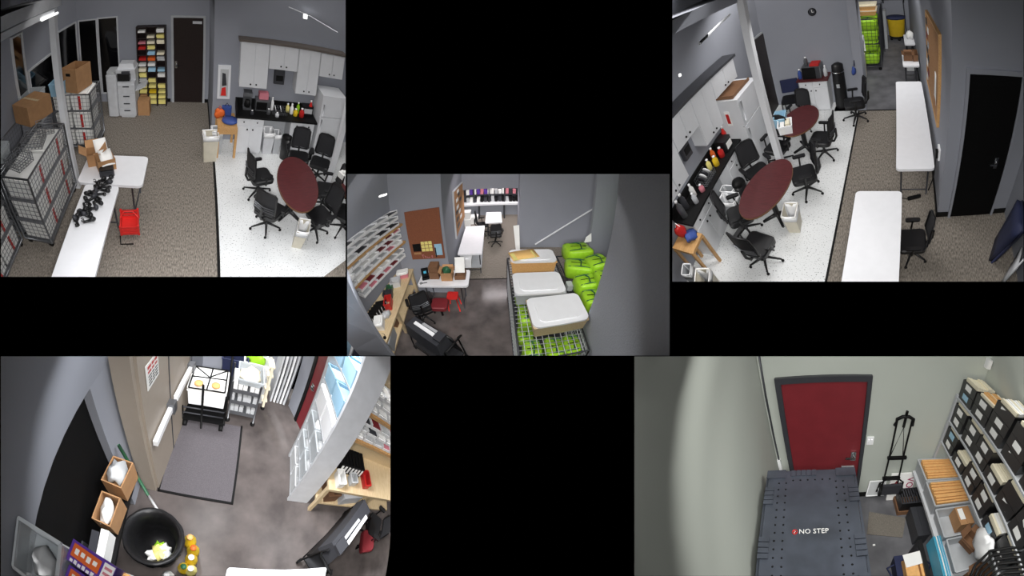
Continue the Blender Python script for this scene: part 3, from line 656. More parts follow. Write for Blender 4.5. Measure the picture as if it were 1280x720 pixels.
    for zz in (.06, .12, .18): m = t.mb(); m.lathe([(.018, -.02), (.018, 0)], 8, T(.3, 0, zz)@RX(pi/2)); t.add('knob', m, 'white_plastic')
    carton(R, *(K@np.array([.55, .42, 0, 1]))[:2], 1.16, .2, .14, .14, 'small patterned carton on top of the toaster oven', opened=False, material='pink')
    t = Thing(R, 'dish_rack', 'wire dish rack with dishes on the worktop', 'dish rack', M=K@T(.92, .28, .915)); m = t.mb(); wire_panel(m, (-.16, -.13, .01), (.16, -.13, .01), (.16, .13, .01), (-.16, .13, .01), 8, 6, .005); wire_panel(m, (-.16, -.13, .01), (.16, -.13, .01), (.16, -.13, .12), (-.16, -.13, .12), 8, 2, .005); wire_panel(m, (-.16, .13, .01), (.16, .13, .01), (.16, .13, .12), (-.16, .13, .12), 8, 2, .005); t.add('rack', m, 'steel')
    for j in range(4): m = t.mb(); m.lathe([(.07, -.005), (.075, .005)], 12, T(-.1+.06*j, 0, .1)@RY(1.3)); t.add('plate', m, 'charcoal' if j % 2 else 'white_plastic')
    its = [(.66, .18, .13, .045, 'steel', 'steel cup in front of the toaster oven'), (.76, .4, .3, .04, 'white_plastic', 'tall white soap bottle behind the dish rack'), (1.12, .38, .2, .045, 'pale_yellow', 'pale yellow bottle behind the dish rack end'), (1.2, .3, .24, .045, 'paper', 'white bottle with a tan label near the yellow one'), (1.28, .22, .17, .055, 'yellow', 'yellow bottle in the middle of the worktop'), (1.36, .36, .26, .04, 'green', 'green bottle behind the yellow and red ones'), (1.42, .2, .2, .06, 'red', 'round red bottle in the middle of the worktop'), (1.66, .36, .34, .045, 'bright_red', 'tall red bottle by the refrigerator'), (.3, .1, .1, .04, 'charcoal', 'small dark cup at the front edge by the coffee maker'), (.84, .1, .1, .045, 'light_grey', 'pale cup at the front edge by the dish rack')]
    for (x, y, h, r, mt, lab) in its:
        p = (K@np.array([x, y, 0, 1])); bottle(R, p[0], p[1], .915, h, r, mt, lab, 'bottles and cups on the worktop')
    t = Thing(R, 'countertop_oven', 'black countertop appliance beside the refrigerator', 'oven', M=K@T(1.46, .28, .915)); m = t.mb(); m.rbox(0, 0, 0, .26, .22, .2, .03); t.add('body', m, 'black_plastic'); m = t.mb(); m.box(.03, -.01, .05, .23, .005, .16); t.add('door', m, 'paper_grey')
    t = Thing(R, 'framed_poster', 'white framed poster with a red figure on the kitchenette wall', 'poster', .64, 6.36, 1.02); m = MB(); m.box(.51, 6.36, 1.02, .78, 6.4, 1.78); t.add('frame', m, 'white_paint'); m = MB(); m.box(.56, 6.35, 1.08, .73, 6.362, 1.7); p = t.add('print', m, 'paper_grey')
    m = MB(); m.prism([(.58, 1.1), (.7, 1.1), (.68, 1.3), (.6, 1.28)], 0, .005, T(0, 6.35, 0)@RX(pi/2)); t.add('red_figure', m, 'bright_red', p); m = MB(); m.prism([(.6, 1.32), (.7, 1.34), (.67, 1.6), (.6, 1.62)], 0, .005, T(0, 6.35, 0)@RX(pi/2)); t.add('dark_figure', m, 'charcoal', p)
    # little wooden table with a cushion
    t = Thing(R, 'side_table', 'small wooden table with a blue cushion under the poster', 'table', .7, 5.98, 0); m = t.mb(); m.box(-.2, -.34, .66, .2, .34, .71); t.add('table_top', m, 'wood')
    for sx in (-1, 1):
        for sy in (-1, 1): m = t.mb(); m.box(sx*.18-.025, sy*.31-.025, 0, sx*.18+.025, sy*.31+.025, .66); t.add('leg', m, 'wood')
    m = t.mb(); m.box(-.18, -.32, .56, .18, -.3, .66); m.box(-.18, .3, .56, .18, .32, .66); t.add('apron', m, 'wood')
    t = Thing(R, 'cushion', 'round blue cushion on the small wooden table', 'cushion', .76, 5.9, .71); m = t.mb(); m.lathe([(.13, 0), (.17, .03), (.16, .07), (.05, .085)], 16); t.solo(m, 'blue')
    t = Thing(R, 'gift_bag', 'orange bag slumped on the small wooden table', 'bag', .56, 6.1, .71); m = t.mb(); m.blob((0, 0, .1), .12, 4, sc=(1, .8, .85)); t.add('body', m, 'orange'); m = t.mb(); m.tube([(-.05, 0, .18), (0, 0, .26), (.05, 0, .18)], .008, 5); t.add('handle', m, 'red')
    t = Thing(R, 'lunch_bag', 'navy lunch bag behind the orange bag on the wooden table', 'bag', .72, 6.24, .71); m = t.mb(); m.rbox(-.1, -.06, 0, .1, .06, .2, .03); t.add('body', m, 'blue'); m = t.mb(); m.tube([(-.05, 0, .2), (0, 0, .27), (.05, 0, .2)], .01, 5); t.add('handle', m, 'navy')
    bin_rect(R, .36, 5.6, .1, .3, .26, .6, 'beige wastebasket with white liner where the carpet ends')
    bin_rect(R, .5, 5.86, .1, .22, .24, .56, 'grey wastebasket behind the beige one at the wall end', 'grey_plastic')
    p = K@np.array([.72, .2, 0, 1]); bin_rect(R, p[0], p[1], 0, .24, .3, .52, 'pale bin with liner in the gap between base cabinets', 'light_grey')
    p = K@np.array([.93, .2, 0, 1]); bin_rect(R, p[0], p[1], 0, .16, .24, .48, 'narrow grey bin with liner in the cabinet gap', 'grey_plastic')
    t = Thing(R, 'black_bin', 'round black bin standing in front of the base cabinets', 'bin', *(K@np.array([1.12, -.02, 0, 1]))[:2], 0); m = t.mb(); m.lathe([(.1, 0), (.12, .5)], 12); t.add('body', m, 'black_plastic'); m = t.mb(); m.lathe([(.125, .5), (.1, .55), (.03, .57)], 12); t.add('lid', m, 'dark')
    # meeting table and chairs
    oval_table(R, 1.74, 3.9, .36, .72, 'oval mahogany table in front of the white kitchenette', rz=-.12)
    office_chair(R, 1.22, 4.5, -1.35, 'black mesh chair on the carpet side of the oval table, far end', .86)
    office_chair(R, 1.26, 3.62, -.75, 'black chair with silver back bars at the near end of the oval table', .86)
    office_chair(R, 2.16, 5.12, 2.9, 'black mesh chair between the oval table and base cabinets', .86)
    office_chair(R, 2.14, 3.4, 1.9, 'black chair behind the beige basket under the oval table edge', .86)
    office_chair(R, 2.46, 4.05, 1.3, 'black chair between oval table and thin white pole', .86)
    office_chair(R, 2.72, 3.38, 2.4, 'black chair at the right edge by the second mahogany table', .86)
    office_chair(R, 2.6, 4.9, 2.6, 'black chair behind the thin pole near the refrigerator', .86)
    bin_rect(R, 1.78, 3.2, -.35, .2, .3, .4, 'beige wastebasket with liner beside the oval table')
    oval_table(R, 2.92, 3.55, .36, .6, 'second mahogany table cut by the right edge', rz=-.1)
    t = Thing(R, 'tissue_box', 'white tissue box on the second mahogany table', 'box', 2.68, 3.95, .74, .4); m = t.mb(); m.box(-.06, -.1, 0, .06, .1, .1); t.add('body', m, 'paper'); m = t.mb(); m.blob((0, 0, .12), .04, 3, sc=(1, 1, 1)); t.add('tissue', m, 'paper')
    tote(R, 2.78, 3.7, .74, .22, .3, .16, 'open white box of papers on the second mahogany table', rz=.3, body='white_plastic', lidded=False)
room_one()
# =================================================================== ROOM 3: kitchenette seen from the other end, corridor beyond
def letter_tray(room, M, w, d, label, mt, group, body='white_plastic', h=.06):
    t = Thing(room, 'letter_tray', label, 'tray', M=M, group=group)
    m = t.mb(); m.box(-w/2, 0, 0, w/2, d, .008); m.box(-w/2, 0, 0, -w/2+.012, d, h); m.box(w/2-.012, 0, 0, w/2, d, h); m.box(-w/2, d-.01, 0, w/2, d, h); m.box(-w/2, 0, 0, w/2, .012, h*.55); t.add('body', m, body)
    m = t.mb(); m.box(-w*.44, .01, .01, w*.44, d*.94, h*.75); t.add('papers', m, mt)
def lime_bag(room, x, y, z, w, d, h, rz, label, seed, group):
    t = Thing(room, 'lime_bag', label, 'bag', x, y, z, rz, group)
    b = MB(); b.ball((0, 0, 0), 1, 14, 8); V = np.array(b.V)
    V = np.sign(V)*np.abs(V)**.38; rn = random.Random(seed); f = 1+.06*np.sin(V[:, 0]*3+rn.uniform(0, 6))*np.cos(V[:, 1]*4+rn.uniform(0, 6))
    V = V*f[:, None]*np.array([w/2, d/2, h/2])+np.array([0, 0, h/2]); m = t.mb(); m.add(V, b.F, True); t.add('body', m, 'lime')
    
    for s in (-1, 1): m = t.mb(); m.tube([(-w*.42, s*d*.3, h*.93), (0, s*d*.3, h*1.02), (w*.42, s*d*.3, h*.93)], .012, 5); t.add('strap', m, 'dark_green')
    m = t.mb(); m.tube([(0, -d*.3, h*1.02), (.05*w, 0, h*1.12), (0, d*.3, h*1.02)], .014, 5); t.add('handle', m, 'dark_green')
    m = t.mb(); m.tube([(-w*.3, 0, h*1.0), (w*.3, 0, h*1.0)], .008, 4); t.add('zip', m, 'dark')
def room_three():
    R = R3
    m = MB(); m.box(-3.5, .7, -.05, -.99, 7.1, 0, .3); struct(R, 'floor_lino', m, 'lino', 'speckled white vinyl floor beside the pair of mahogany tables', 'floor')
    m = MB(); m.box(-.99, .7, -.05, 2.2, 6.5, 0, .3); struct(R, 'floor_carpet', m, 'carpet', 'brown carpet under the two long white tables', 'floor')
    m = MB(); m.box(-1.6, 6.5, -.05, .8, 13, 0, .3); struct(R, 'floor_corridor', m, 'concrete_grey', 'grey concrete corridor floor beyond the brown carpet', 'floor')
    m = MB(); m.box(-1.0, .7, 0, -.965, 6.5, .008, .3); m.box(-.96, 6.48, 0, .62, 6.52, .008); struct(R, 'trim_3', m, 'dark', 'black strip along the vinyl edge by the two white tables', 'trim')
    m = MB(); m.box(-3.45, .7, 0, -3.3, 7.1, 4.2); struct(R, 'wall_left', m, 'wall_paint', 'grey wall behind the kitchenette seen lengthwise', 'wall')
    m = MB(); m.box(-3.45, 6.95, 0, -.8, 7.12, 4.4); m.box(-1.0, 6.5, 0, -.8, 6.95, 4.4); struct(R, 'wall_back', m, 'wall_paint', 'pale grey wall with the clock and the microwave cabinet', 'wall')
    m = MB(); m.box(.62, 3.2, 0, .8, 13, 4.4); m.box(.8, 3.2, 0, 2.2, 3.36, 4.4); struct(R, 'wall_right', m, 'wall_paint', 'grey wall that carries the corkboard and turns to the black door', 'wall')
    m = MB(); m.box(1.85, .3, 0, 2.0, 3.2, 4.2); struct(R, 'wall_end', m, 'wall_paint', 'short grey wall behind the leaning navy panel', 'wall')
    m = MB(); m.box(-2.2, 12.8, 0, .8, 12.95, 4.4); m.box(-2.2, 7.1, 0, -2.1, 12.9, 4.4); struct(R, 'wall_corridor', m, 'wall_paint', 'pale wall at the far end of the concrete corridor', 'wall')
    m = MB(); m.box(.60, 3.18, 0, .62, 13, .1); m.box(.6, 3.18, 0, .8, 3.2, .1); m.box(1.6, 3.18, 0, 1.85, 3.2, .1); struct(R, 'baseboard_right', m, 'dark', 'black skirting below the corkboard wall', 'baseboard')
    m = MB(); m.box(-4.5, 1.2, 3.42, -2.1, 5.0, 3.6, .3, t=T(-2.1, 5.0)@RZ(-.18)@T(2.1, -5.0)); struct(R, 'trim_4', m, 'wall_paint', 'sloping pale bulkhead above the kitchenette wall', 'bulkhead')
    t = Thing(R, 'tube_light', 'slim light tube running along the bulkhead over the kitchenette', 'light', -1.95, 3.1, 3.3); m = MB(); m.tube([(-1.86, 2.44, 3.3), (-2.26, 3.85, 3.3)], .018, 6); t.add('tube', m, 'white_paint'); m = MB(); m.lathe([(.014, 0), (.014, .02), (.006, .025)], 8, T(-1.72, 1.86, 3.2)); t.add('lamp_head', m, 'tube_light')
    # doors
    m = MB(); m.box(.8, 3.15, 0, .84, 3.2, 2.54); m.box(1.56, 3.15, 0, 1.6, 3.2, 2.54); m.box(.8, 3.15, 2.48, 1.6, 3.2, 2.54); d = struct(R, 'door_2', m, 'wall_paint', 'tall black door next to the corkboard wall', 'door')
    m = MB(); m.box(.84, 3.17, .01, 1.56, 3.2, 2.48); piece(R, 'door_leaf', m, 'door_black', d)
    m = MB(); m.box(1.36, 3.15, 1.05, 1.42, 3.17, 1.25); m.tube([(1.39, 3.15, 1.15), (1.39, 3.11, 1.15), (1.29, 3.11, 1.15)], .014, 6); piece(R, 'door_handle', m, 'chrome', d)
    m = MB(); m.box(-3.3, 6.14, 0, -3.24, 6.2, 2.14); m.box(-3.3, 6.93, 0, -3.24, 6.95, 2.14); m.box(-3.3, 6.14, 2.12, -3.24, 6.95, 2.16); d = struct(R, 'door_3', m, 'grey_plastic', 'dark brown door behind the thin pole past the refrigerator', 'door')
    m = MB(); m.box(-3.3, 6.2, .01, -3.22, 6.94, 2.12); piece(R, 'door_leaf', m, 'dark_wood', d)
    m = MB(); m.box(-2.28, 4.15, 0, -2.16, 4.27, 3.8, .3); struct(R, 'pillar', m, 'white_paint', 'thin white pole standing between the two mahogany tables', 'pillar')
    # corkboard
    t = Thing(R, 'corkboard', 'long corkboard on the wall above the white tables', 'board', .6, 4.8, 1.2); m = MB(); m.box(.585, 4.0, 1.24, .62, 5.58, 2.66); t.add('panel', m, 'cork')
    for a in ((3.96, 1.2, 4.0, 2.7), (5.58, 1.2, 5.62, 2.7), (3.96, 1.2, 5.62, 1.24), (3.96, 2.66, 5.62, 2.7)): m = MB(); m.box(.575, a[0], a[1], .62, a[2], a[3]); t.add('frame_rail', m, 'wood')
    rn = random.Random(2)
    for k in range(9):
        y, zz = 5.5-.18*(k % 2), 2.5-.14*k; mt = ['charcoal', 'paper', 'dark_red', 'paper_grey', 'charcoal'][k % 5]; t = Thing(R, 'pinned_photo', '%s print pinned %s from top at the far end of the corkboard' % ({'charcoal': 'dark', 'paper': 'white', 'dark_red': 'dark red', 'paper_grey': 'grey'}[mt], ORD[k]), 'print', .58, y, zz-.05, group='prints on the corkboard'); m = MB(); m.box(.576, y-.08, zz-.06, .584, y+.08, zz+.06); t.solo(m, mt)
    t = Thing(R, 'pinned_sheet', 'torn white sheet pinned low on the long corkboard', 'paper', .58, 4.2, 1.55); m = MB(); m.sheet([(.57, 4.12, 1.5), (.57, 4.36, 1.56), (.57, 4.3, 2.0), (.57, 4.2, 1.92)], .006, 3, 3, bow=.01); t.solo(m, 'paper')
    t = Thing(R, 'wall_outlet', 'black outlet with plugs on the wall at the table end', 'outlet', .6, 3.75, .85); m = MB(); m.box(.59, 3.62, .82, .62, 3.78, 1.02); t.add('plate', m, 'white_plastic'); m = MB(); m.box(.55, 3.65, .84, .59, 3.72, .98); t.add('plug', m, 'dark'); m = MB(); m.tube([(.56, 3.68, .84), (.56, 3.7, .4), (.5, 3.75, .05)], .01, 5); t.add('cord', m, 'dark')
    # tables
    folding_table(R, -.62, .9, .03, 3.07, .74, 'white folding table nearest the bottom edge by the navy panel', r=.06)
    folding_table(R, -.06, 3.53, .54, 6.55, .74, 'long white folding table pushed against the corkboard wall', r=.06)
    office_chair(R, .2, 2.45, 1.6, 'dark mesh chair tucked in beside the near white table', .8)
    t = Thing(R, 'power_strip', 'small black power strip on the carpet under the long table', 'power strip', .25, 3.62, 0, .3); m = t.mb(); m.rbox(-.12, -.03, 0, .12, .03, .04, .02); t.add('body', m, 'dark'); m = t.mb(); m.tube([(-.12, 0, .02), (-.3, .1, .02), (-.35, .3, .02)], .008, 5); t.add('cord', m, 'dark')
    t = Thing(R, 'padded_panel', 'navy padded panel leaning against the short grey wall', 'panel', 1.6, 2.3, 0); m = MB(); m.sheet([(1.45, 2.22, .0), (1.62, 2.62, .0), (1.66, 2.52, 1.02), (1.58, 2.06, .98)], .12, 4, 4); t.add('pad', m, 'navy'); m = MB(); m.tube([(1.45, 2.2, .0), (1.62, 2.6, .0), (1.68, 2.5, 1.03), (1.6, 2.04, 1.0), (1.45, 2.2, 0)], .02, 5); t.add('piping', m, 'navy')
    t = Thing(R, 'grey_board', 'pale folded board on the carpet beside the navy panel', 'board', 1.72, 1.9, 0); m = MB(); m.sheet([(1.5, 1.72, .02), (1.78, 2.1, .02), (1.78, 2.1, .5), (1.66, 1.8, .45)], .03, 3, 3); t.solo(m, 'light_grey')
    t = Thing(R, 'cable', 'grey cable hanging in the lower corner by the navy panel', 'cable', 1.4, 1.4, 0); m = MB(); m.tube([(1.28, 1.5, .02), (1.4, 1.6, .3), (1.6, 1.7, .9)], .016, 6); t.solo(m, 'light_grey')
    # kitchenette
    K = T(-2.9, 2.05)@RZ(pi/2)
    cabinet_unit(R, K, .72, .38, .87, 'white base cabinet with three knobs at the wooden table end', 2, 'base_cabinet', 'top', 'base cabinets seen lengthwise', toe=.06, drawer=.16)
    cabinet_unit(R, K@T(1.42), .62, .38, .87, 'white base cabinet next to the refrigerator, seen lengthwise', 2, 'base_cabinet', 'top', 'base cabinets seen lengthwise', toe=.06, drawer=.16)
    m = MB(K); m.box(.74, .3, 0, 1.4, .38, .86); struct(R, 'wall_niche', m, 'grey_plastic', 'grey recess between the base cabinets behind the bins', 'wall')
    t = Thing(R, 'worktop', 'black worktop crowded with bottles, seen lengthwise', 'worktop', M=K@T(0, 0, .87)); m = t.mb(); m.box(-.04, -.03, .008, 2.08, .38, .045); t.add('slab', m, 'dark'); m = t.mb(); m.box(-.04, .36, .045, 2.08, .39, .2); t.add('splashback', m, 'dark')
    for k, (x, w_, z0, z1, lab) in enumerate(((-.15, .7, 1.36, 2.24, 'tall white wall cabinet pair nearest the left edge'), (.56, .68, 1.78, 2.25, 'short white wall cabinet pair over the dark dispenser, seen lengthwise'), (1.25, .66, 1.38, 2.26, 'tall white wall cabinet pair before the refrigerator'), (1.92, .9, 1.86, 2.28, 'short white wall cabinet pair over the refrigerator top'))):
        cabinet_unit(R, K@T(x, .1, z0), w_, .3, z1-z0, lab, 2, 'wall_cabinet', 'bottom', 'wall cabinets seen lengthwise')
    t = Thing(R, 'crown_moulding', 'dark curved strip along the wall cabinet tops, seen lengthwise', 'moulding', M=K@T(0, .04, 2.29)); m = t.mb(); m.box(-.3, 0, 0, 2.84, .3, .05, .2); t.solo(m, 'charcoal')
    t = Thing(R, 'towel_dispenser', 'dark square dispenser between wall cabinets, seen lengthwise', 'dispenser', M=K@T(.82, .3, 1.4)); m = t.mb(); m.rbox(0, 0, 0, .24, .1, .34, .03); t.add('body', m, 'charcoal'); m = t.mb(); m.box(.04, -.01, .08, .2, .005, .2); t.add('window', m, 'dark')
    t = Thing(R, 'refrigerator', 'white refrigerator standing just left of the thin pole', 'refrigerator', M=K@T(2.1, -.2, 0)); m = t.mb(); m.box(0, .05, .03, .92, .52, 1.72); t.add('body', m, 'cabinet_white')
    for a, b in ((.05, 1.15), (1.17, 1.72)): m = t.mb(); m.box(0, 0, a, .92, .05, b); d = t.add('door', m, 'cabinet_white'); m = t.mb(); m.tube([(.06, -.03, max(a+.05, b-.45)), (.06, -.03, b-.05)], .016, 6); t.add('handle', m, 'light_grey', d)
    t = Thing(R, 'fridge_tray', 'brown tray lying on top of the refrigerator by the pole', 'tray', M=K@T(2.15, -.1, 1.725)); m = t.mb(); m.box(0, 0, 0, .75, .4, .02); m.box(0, 0, .02, .75, .02, .06); m.box(0, 0, .02, .02, .4, .06); t.solo(m, 'cardboard_dark')
    its = [(.1, .2, .34, .06, 'steel', 'steel urn at the near end of the lengthwise worktop'), (.28, .26, .3, .06, 'charcoal', 'dark coffee pot second along the lengthwise worktop'), (.42, .12, .2, .05, 'light_grey', 'pale jug in front of the dark coffee pot'), (.56, .24, .24, .05, 'paper', 'white carton-like bottle in the middle of the lengthwise worktop'), (.68, .12, .14, .05, 'pink', 'pink cup on the lengthwise worktop'), (1.2, .22, .22, .05, 'pale_yellow', 'pale yellow bottle on the lengthwise worktop'), (1.32, .14, .2, .06, 'yellow', 'squat yellow bottle on the lengthwise worktop'), (1.46, .26, .26, .05, 'orange', 'orange bottle beside the yellow one, lengthwise worktop'), (1.56, .14, .2, .06, 'red', 'red bottle beside the black oven, lengthwise worktop'), (1.98, .24, .36, .05, 'bright_red', 'tall red bottle touching the refrigerator side')]
    for (x, y, h, r, mt, lab) in its: p = K@np.array([x, y, 0, 1]); bottle(R, p[0], p[1], .915, h, r, mt, lab, 'bottles on the lengthwise worktop')
    t = Thing(R, 'dish_rack', 'wire dish rack on the lengthwise worktop', 'dish rack', M=K@T(.95, .18, .915)); m = t.mb(); wire_panel(m, (-.18, -.12, .01), (.18, -.12, .01), (.18, .12, .01), (-.18, .12, .01), 8, 6, .006); wire_panel(m, (-.18, -.12, .01), (.18, -.12, .01), (.18, -.12, .13), (-.18, -.12, .13), 8, 2, .006); wire_panel(m, (-.18, .12, .01), (.18, .12, .01), (.18, .12, .13), (-.18, .12, .13), 8, 2, .006); t.add('rack', m, 'steel')
    for j in range(4): m = t.mb(); m.lathe([(.08, -.005), (.085, .005)], 12, T(-.12+.07*j, 0, .1)@RY(1.3)); t.add('plate', m, 'white_plastic' if j % 2 else 'charcoal')
    t = Thing(R, 'toaster_oven', 'small oven with a pale window at the worktop end by the refrigerator', 'oven', M=K@T(1.66, .06, .915)); m = t.mb(); m.rbox(0, 0, 0, .26, .26, .22, .03); t.add('body', m, 'black_plastic'); m = t.mb(); m.box(.04, -.01, .05, .22, .005, .17); t.add('door', m, 'paper')
    t = Thing(R, 'notice', 'red and white notices stuck on the refrigerator side', 'notice', M=K@T(2.09, 0, 1.2)); m = t.mb(); m.box(0, .05, 0, .008, .16, .3); t.add('sheet', m, 'paper'); m = t.mb(); m.box(-.004, .07, .05, 0, .14, .25); t.add('print', m, 'red')
    p = K@np.array([.95, -.1, 0, 1]); bin_rect(R, p[0], p[1], pi/2, .26, .32, .5, 'pale bin with liner below the lengthwise worktop', 'light_grey')
    p = K@np.array([1.2, .05, 0, 1]); bin_rect(R, p[0], p[1], pi/2, .16, .26, .46, 'narrow grey bin beside the pale one below the worktop', 'grey_plastic')
    t = Thing(R, 'black_bin', 'round black bin with domed lid between base cabinet and oval table', 'bin', *(K@np.array([1.32, -.16, 0, 1]))[:2], 0); m = t.mb(); m.lathe([(.11, 0), (.13, .5)], 12); t.add('body', m, 'black_plastic'); m = t.mb(); m.lathe([(.135, .5), (.11, .56), (.03, .58)], 12); t.add('lid', m, 'dark')
    t = Thing(R, 'side_table', 'small wooden table with clutter at the left end of the worktop', 'table', -3.0, 1.82, 0); m = t.mb(); m.box(-.22, -.2, .68, .22, .2, .73); t.add('table_top', m, 'wood')
    for sx in (-1, 1):
        for sy in (-1, 1): m = t.mb(); m.box(sx*.2-.025, sy*.18-.025, 0, sx*.2+.025, sy*.18+.025, .68); t.add('leg', m, 'wood')
    t = Thing(R, 'blue_cushion', 'blue cushion on the wooden table in the left corner', 'cushion', -2.92, 1.9, .73); m = t.mb(); m.blob((0, 0, .06), .12, 2, sc=(1, 1, .5)); t.solo(m, 'blue')
    t = Thing(R, 'gift_bag', 'red patterned bag behind the blue cushion in the left corner', 'bag', -3.1, 1.9, .73, .4); m = t.mb(); m.blob((0, 0, .12), .11, 8, sc=(1, .8, 1)); t.add('body', m, 'red'); m = t.mb(); m.tube([(-.04, 0, .22), (0, 0, .3), (.04, 0, .22)], .008, 5); t.add('handle', m, 'paper')
    bin_rect(R, -2.62, 1.38, .3, .24, .28, .52, 'beige bin full of liner in the lower left corner', 'bin_beige')
    bin_rect(R, -2.92, 1.4, .3, .15, .2, .56, 'grey bin behind the beige one in the lower left corner', 'grey_plastic')
    # meeting tables and chairs
    oval_table(R, -2.02, 3.1, .35, .68, 'oval mahogany table in front of the thin pole, near the kitchenette', rz=-.17)
    oval_table(R, -1.95, 5.0, .36, .56, 'oval mahogany table behind the thin pole, with plastic tubs on it', rz=-.1)
    tote(R, -2.12, 4.62, .74, .26, .3, .18, 'white plastic tub of papers on the far mahogany table', rz=.3, body='white_plastic', lidded=False)
    tote(R, -2.3, 4.86, .74, .22, .34, .2, 'pale blue tub beside the white one on the far mahogany table', rz=.2, body='pale_blue', lidded=False)
    for k, (x, y) in enumerate(((-2.15, 4.55), (-2.08, 4.66))): t = Thing(R, 'paper_bundle', 'bundle of papers in the white tub, %s from the pole' % ORD[k], 'paper', x, y, .76, .3, 'papers in the white tub'); m = t.mb(); m.box(-.04, -.1, 0, .04, .1, .16); t.solo(m, 'cream' if k else 'paper')
    office_chair(R, -1.0, 6.1, 1.8, 'black chair standing alone by the pale wall end', .95)
    office_chair(R, -1.5, 4.78, 1.5, 'black chair at the corridor side of the far mahogany table', .9)
    office_chair(R, -1.62, 3.75, 2.0, 'black chair on the corridor side of the near mahogany table', .9)
    office_chair(R, -1.98, 2.18, -.2, 'black chair with silver back bars at the bottom of the near mahogany table', .9)
    office_chair(R, -2.5, 2.72, -1.0, 'black chair between near mahogany table and base cabinets', .9)
    office_chair(R, -2.52, 3.78, -2.2, 'grey mesh chair between the refrigerator and near mahogany table', .9)
    office_chair(R, -2.36, 4.52, 2.9, 'black chair right behind the thin pole', .9)
    office_chair(R, -2.2, 5.75, 2.9, 'black chair at the far end of the tub-laden table', .85)
    bin_rect(R, -1.66, 2.92, .1, .22, .3, .42, 'beige wastebasket with liner beside the near mahogany table')
    # microwave corner
    cabinet_unit(R, T(-2.38, 6.52), .7, .42, .84, 'white cabinet with two doors and a microwave on top', 2, 'base_cabinet', 'top', None, toe=.05, drawer=.16)
    t = Thing(R, 'worktop', 'dark red worktop on the microwave cabinet', 'worktop', -2.03, 6.7, .84); m = MB(); m.box(-2.42, 6.48, .845, -1.64, 6.94, .885); t.solo(m, 'mahogany')
    t = Thing(R, 'microwave', 'black and steel microwave on the white cabinet', 'microwave', -2.05, 6.7, .885); m = MB(); m.box(-2.26, 6.56, .89, -1.8, 6.9, 1.2); t.add('body', m, 'steel'); m = MB(); m.box(-2.25, 6.54, .9, -1.92, 6.56, 1.19); d = t.add('door', m, 'dark'); m = MB(); m.box(-1.91, 6.545, .9, -1.82, 6.56, 1.19); t.add('control_panel', m, 'charcoal')
    t = Thing(R, 'red_book', 'red box lying on top of the microwave', 'box', -1.98, 6.74, 1.2); m = MB(); m.box(-2.06, 6.6, 1.205, -1.84, 6.86, 1.25); t.solo(m, 'red')
    bottle(R, -2.16, 6.7, 1.205, .22, .05, 'steel', 'steel flask standing on the microwave', 'bottles by the microwave'); bottle(R, -2.34, 6.62, .89, .26, .05, 'blue', 'blue bottle beside the microwave', 'bottles by the microwave'); bottle(R, -1.72, 6.7, .89, .28, .05, 'light_grey', 'pale bottle on the far side of the microwave', 'bottles by the microwave')
    t = Thing(R, 'water_dispenser', 'black upright water dispenser beside the microwave cabinet', 'dispenser', -1.42, 6.72, 0); m = t.mb(); m.lathe([(.15, 0), (.16, .05), (.15, .9), (.14, 1.15), (.06, 1.2)], 16); t.add('body', m, 'black_plastic'); m = t.mb(); m.lathe([(.155, .98), (.155, 1.0)], 16); t.add('ring', m, 'chrome'); m = t.mb(); m.box(-.04, -.19, .62, .04, -.13, .72); t.add('tap', m, 'chrome')
    t = Thing(R, 'stacking_chair', 'dark blue visitor chair between the door and the microwave cabinet', 'chair', -2.62, 6.4, 0, .2); m = t.mb(); m.rbox(-.22, -.2, .42, .22, .22, .47, .06); t.add('seat', m, 'black_plastic'); m = t.mb(); m.rbox(-.22, .2, .55, .22, .24, .9, .03); t.add('backrest', m, 'navy')
    for sx in (-1, 1):
        for sy in (-1, 1): m = t.mb(); m.tube([(sx*.2, sy*.19, .44), (sx*.21, sy*.2, 0)], .014, 6); t.add('leg', m, 'charcoal')
    t = Thing(R, 'wall_clock', 'round black clock high on the pale wall', 'clock', -1.9, 6.93, 2.45); m = MB(); m.lathe([(.1, 0), (.1, .03), (.085, .04)], 18, T(-1.88, 6.94, 2.5)@RX(pi/2)); t.add('rim', m, 'dark'); m = MB(); m.lathe([(.08, 0), (.08, .006)], 18, T(-1.88, 6.9, 2.5)@RX(pi/2)); t.add('dial', m, 'charcoal'); m = MB(); m.box(-1.885, 6.885, 2.5, -1.875, 6.892, 2.56); m.box(-1.88, 6.885, 2.495, -1.83, 6.892, 2.505); t.add('hands', m, 'paper')
    t = Thing(R, 'door_stop_bag', 'blue bag hanging at the pale wall end behind the lone chair', 'bag', -.98, 6.4, .95); m = MB(); m.blob((-.99, 6.42, 1.1), .1, 4, sc=(.5, .6, 1)); t.add('body', m, 'blue'); m = MB(); m.tube([(-.99, 6.44, 1.18), (-.97, 6.47, 1.34), (-.97, 6.49, 1.18)], .01, 5); t.add('strap', m, 'navy')
    # corridor
    roll_cage(R, -1.2, 8.9, -.48, 11.4, 1.72, 'tall wire cage of lime bags in the corridor', None, .11, 'charcoal', 'charcoal', (.9,), 'fr', .006)
    k = 0
    for lv in (.18, .62, .95, 1.3):
        for y in (9.2, 9.85): lime_bag(R, -.84, y, lv, .6, .5, .36, 0, 'lime green bag in the corridor cage, %s level up, %s from the front' % (ORD[(.18, .62, .95, 1.3).index(lv)], ORD[(9.2, 9.85).index(y)]), k, 'lime bags in the corridor cage'); k += 1
    for k, zz in enumerate((1.76, 1.93)): tote(R, -.85, 9.6, zz, .6, .8, .14, 'tan lidded tray on the corridor cage, %s' % ('lower one', 'upper one')[k], body='manila', lid='cream', group='trays on the corridor cage')
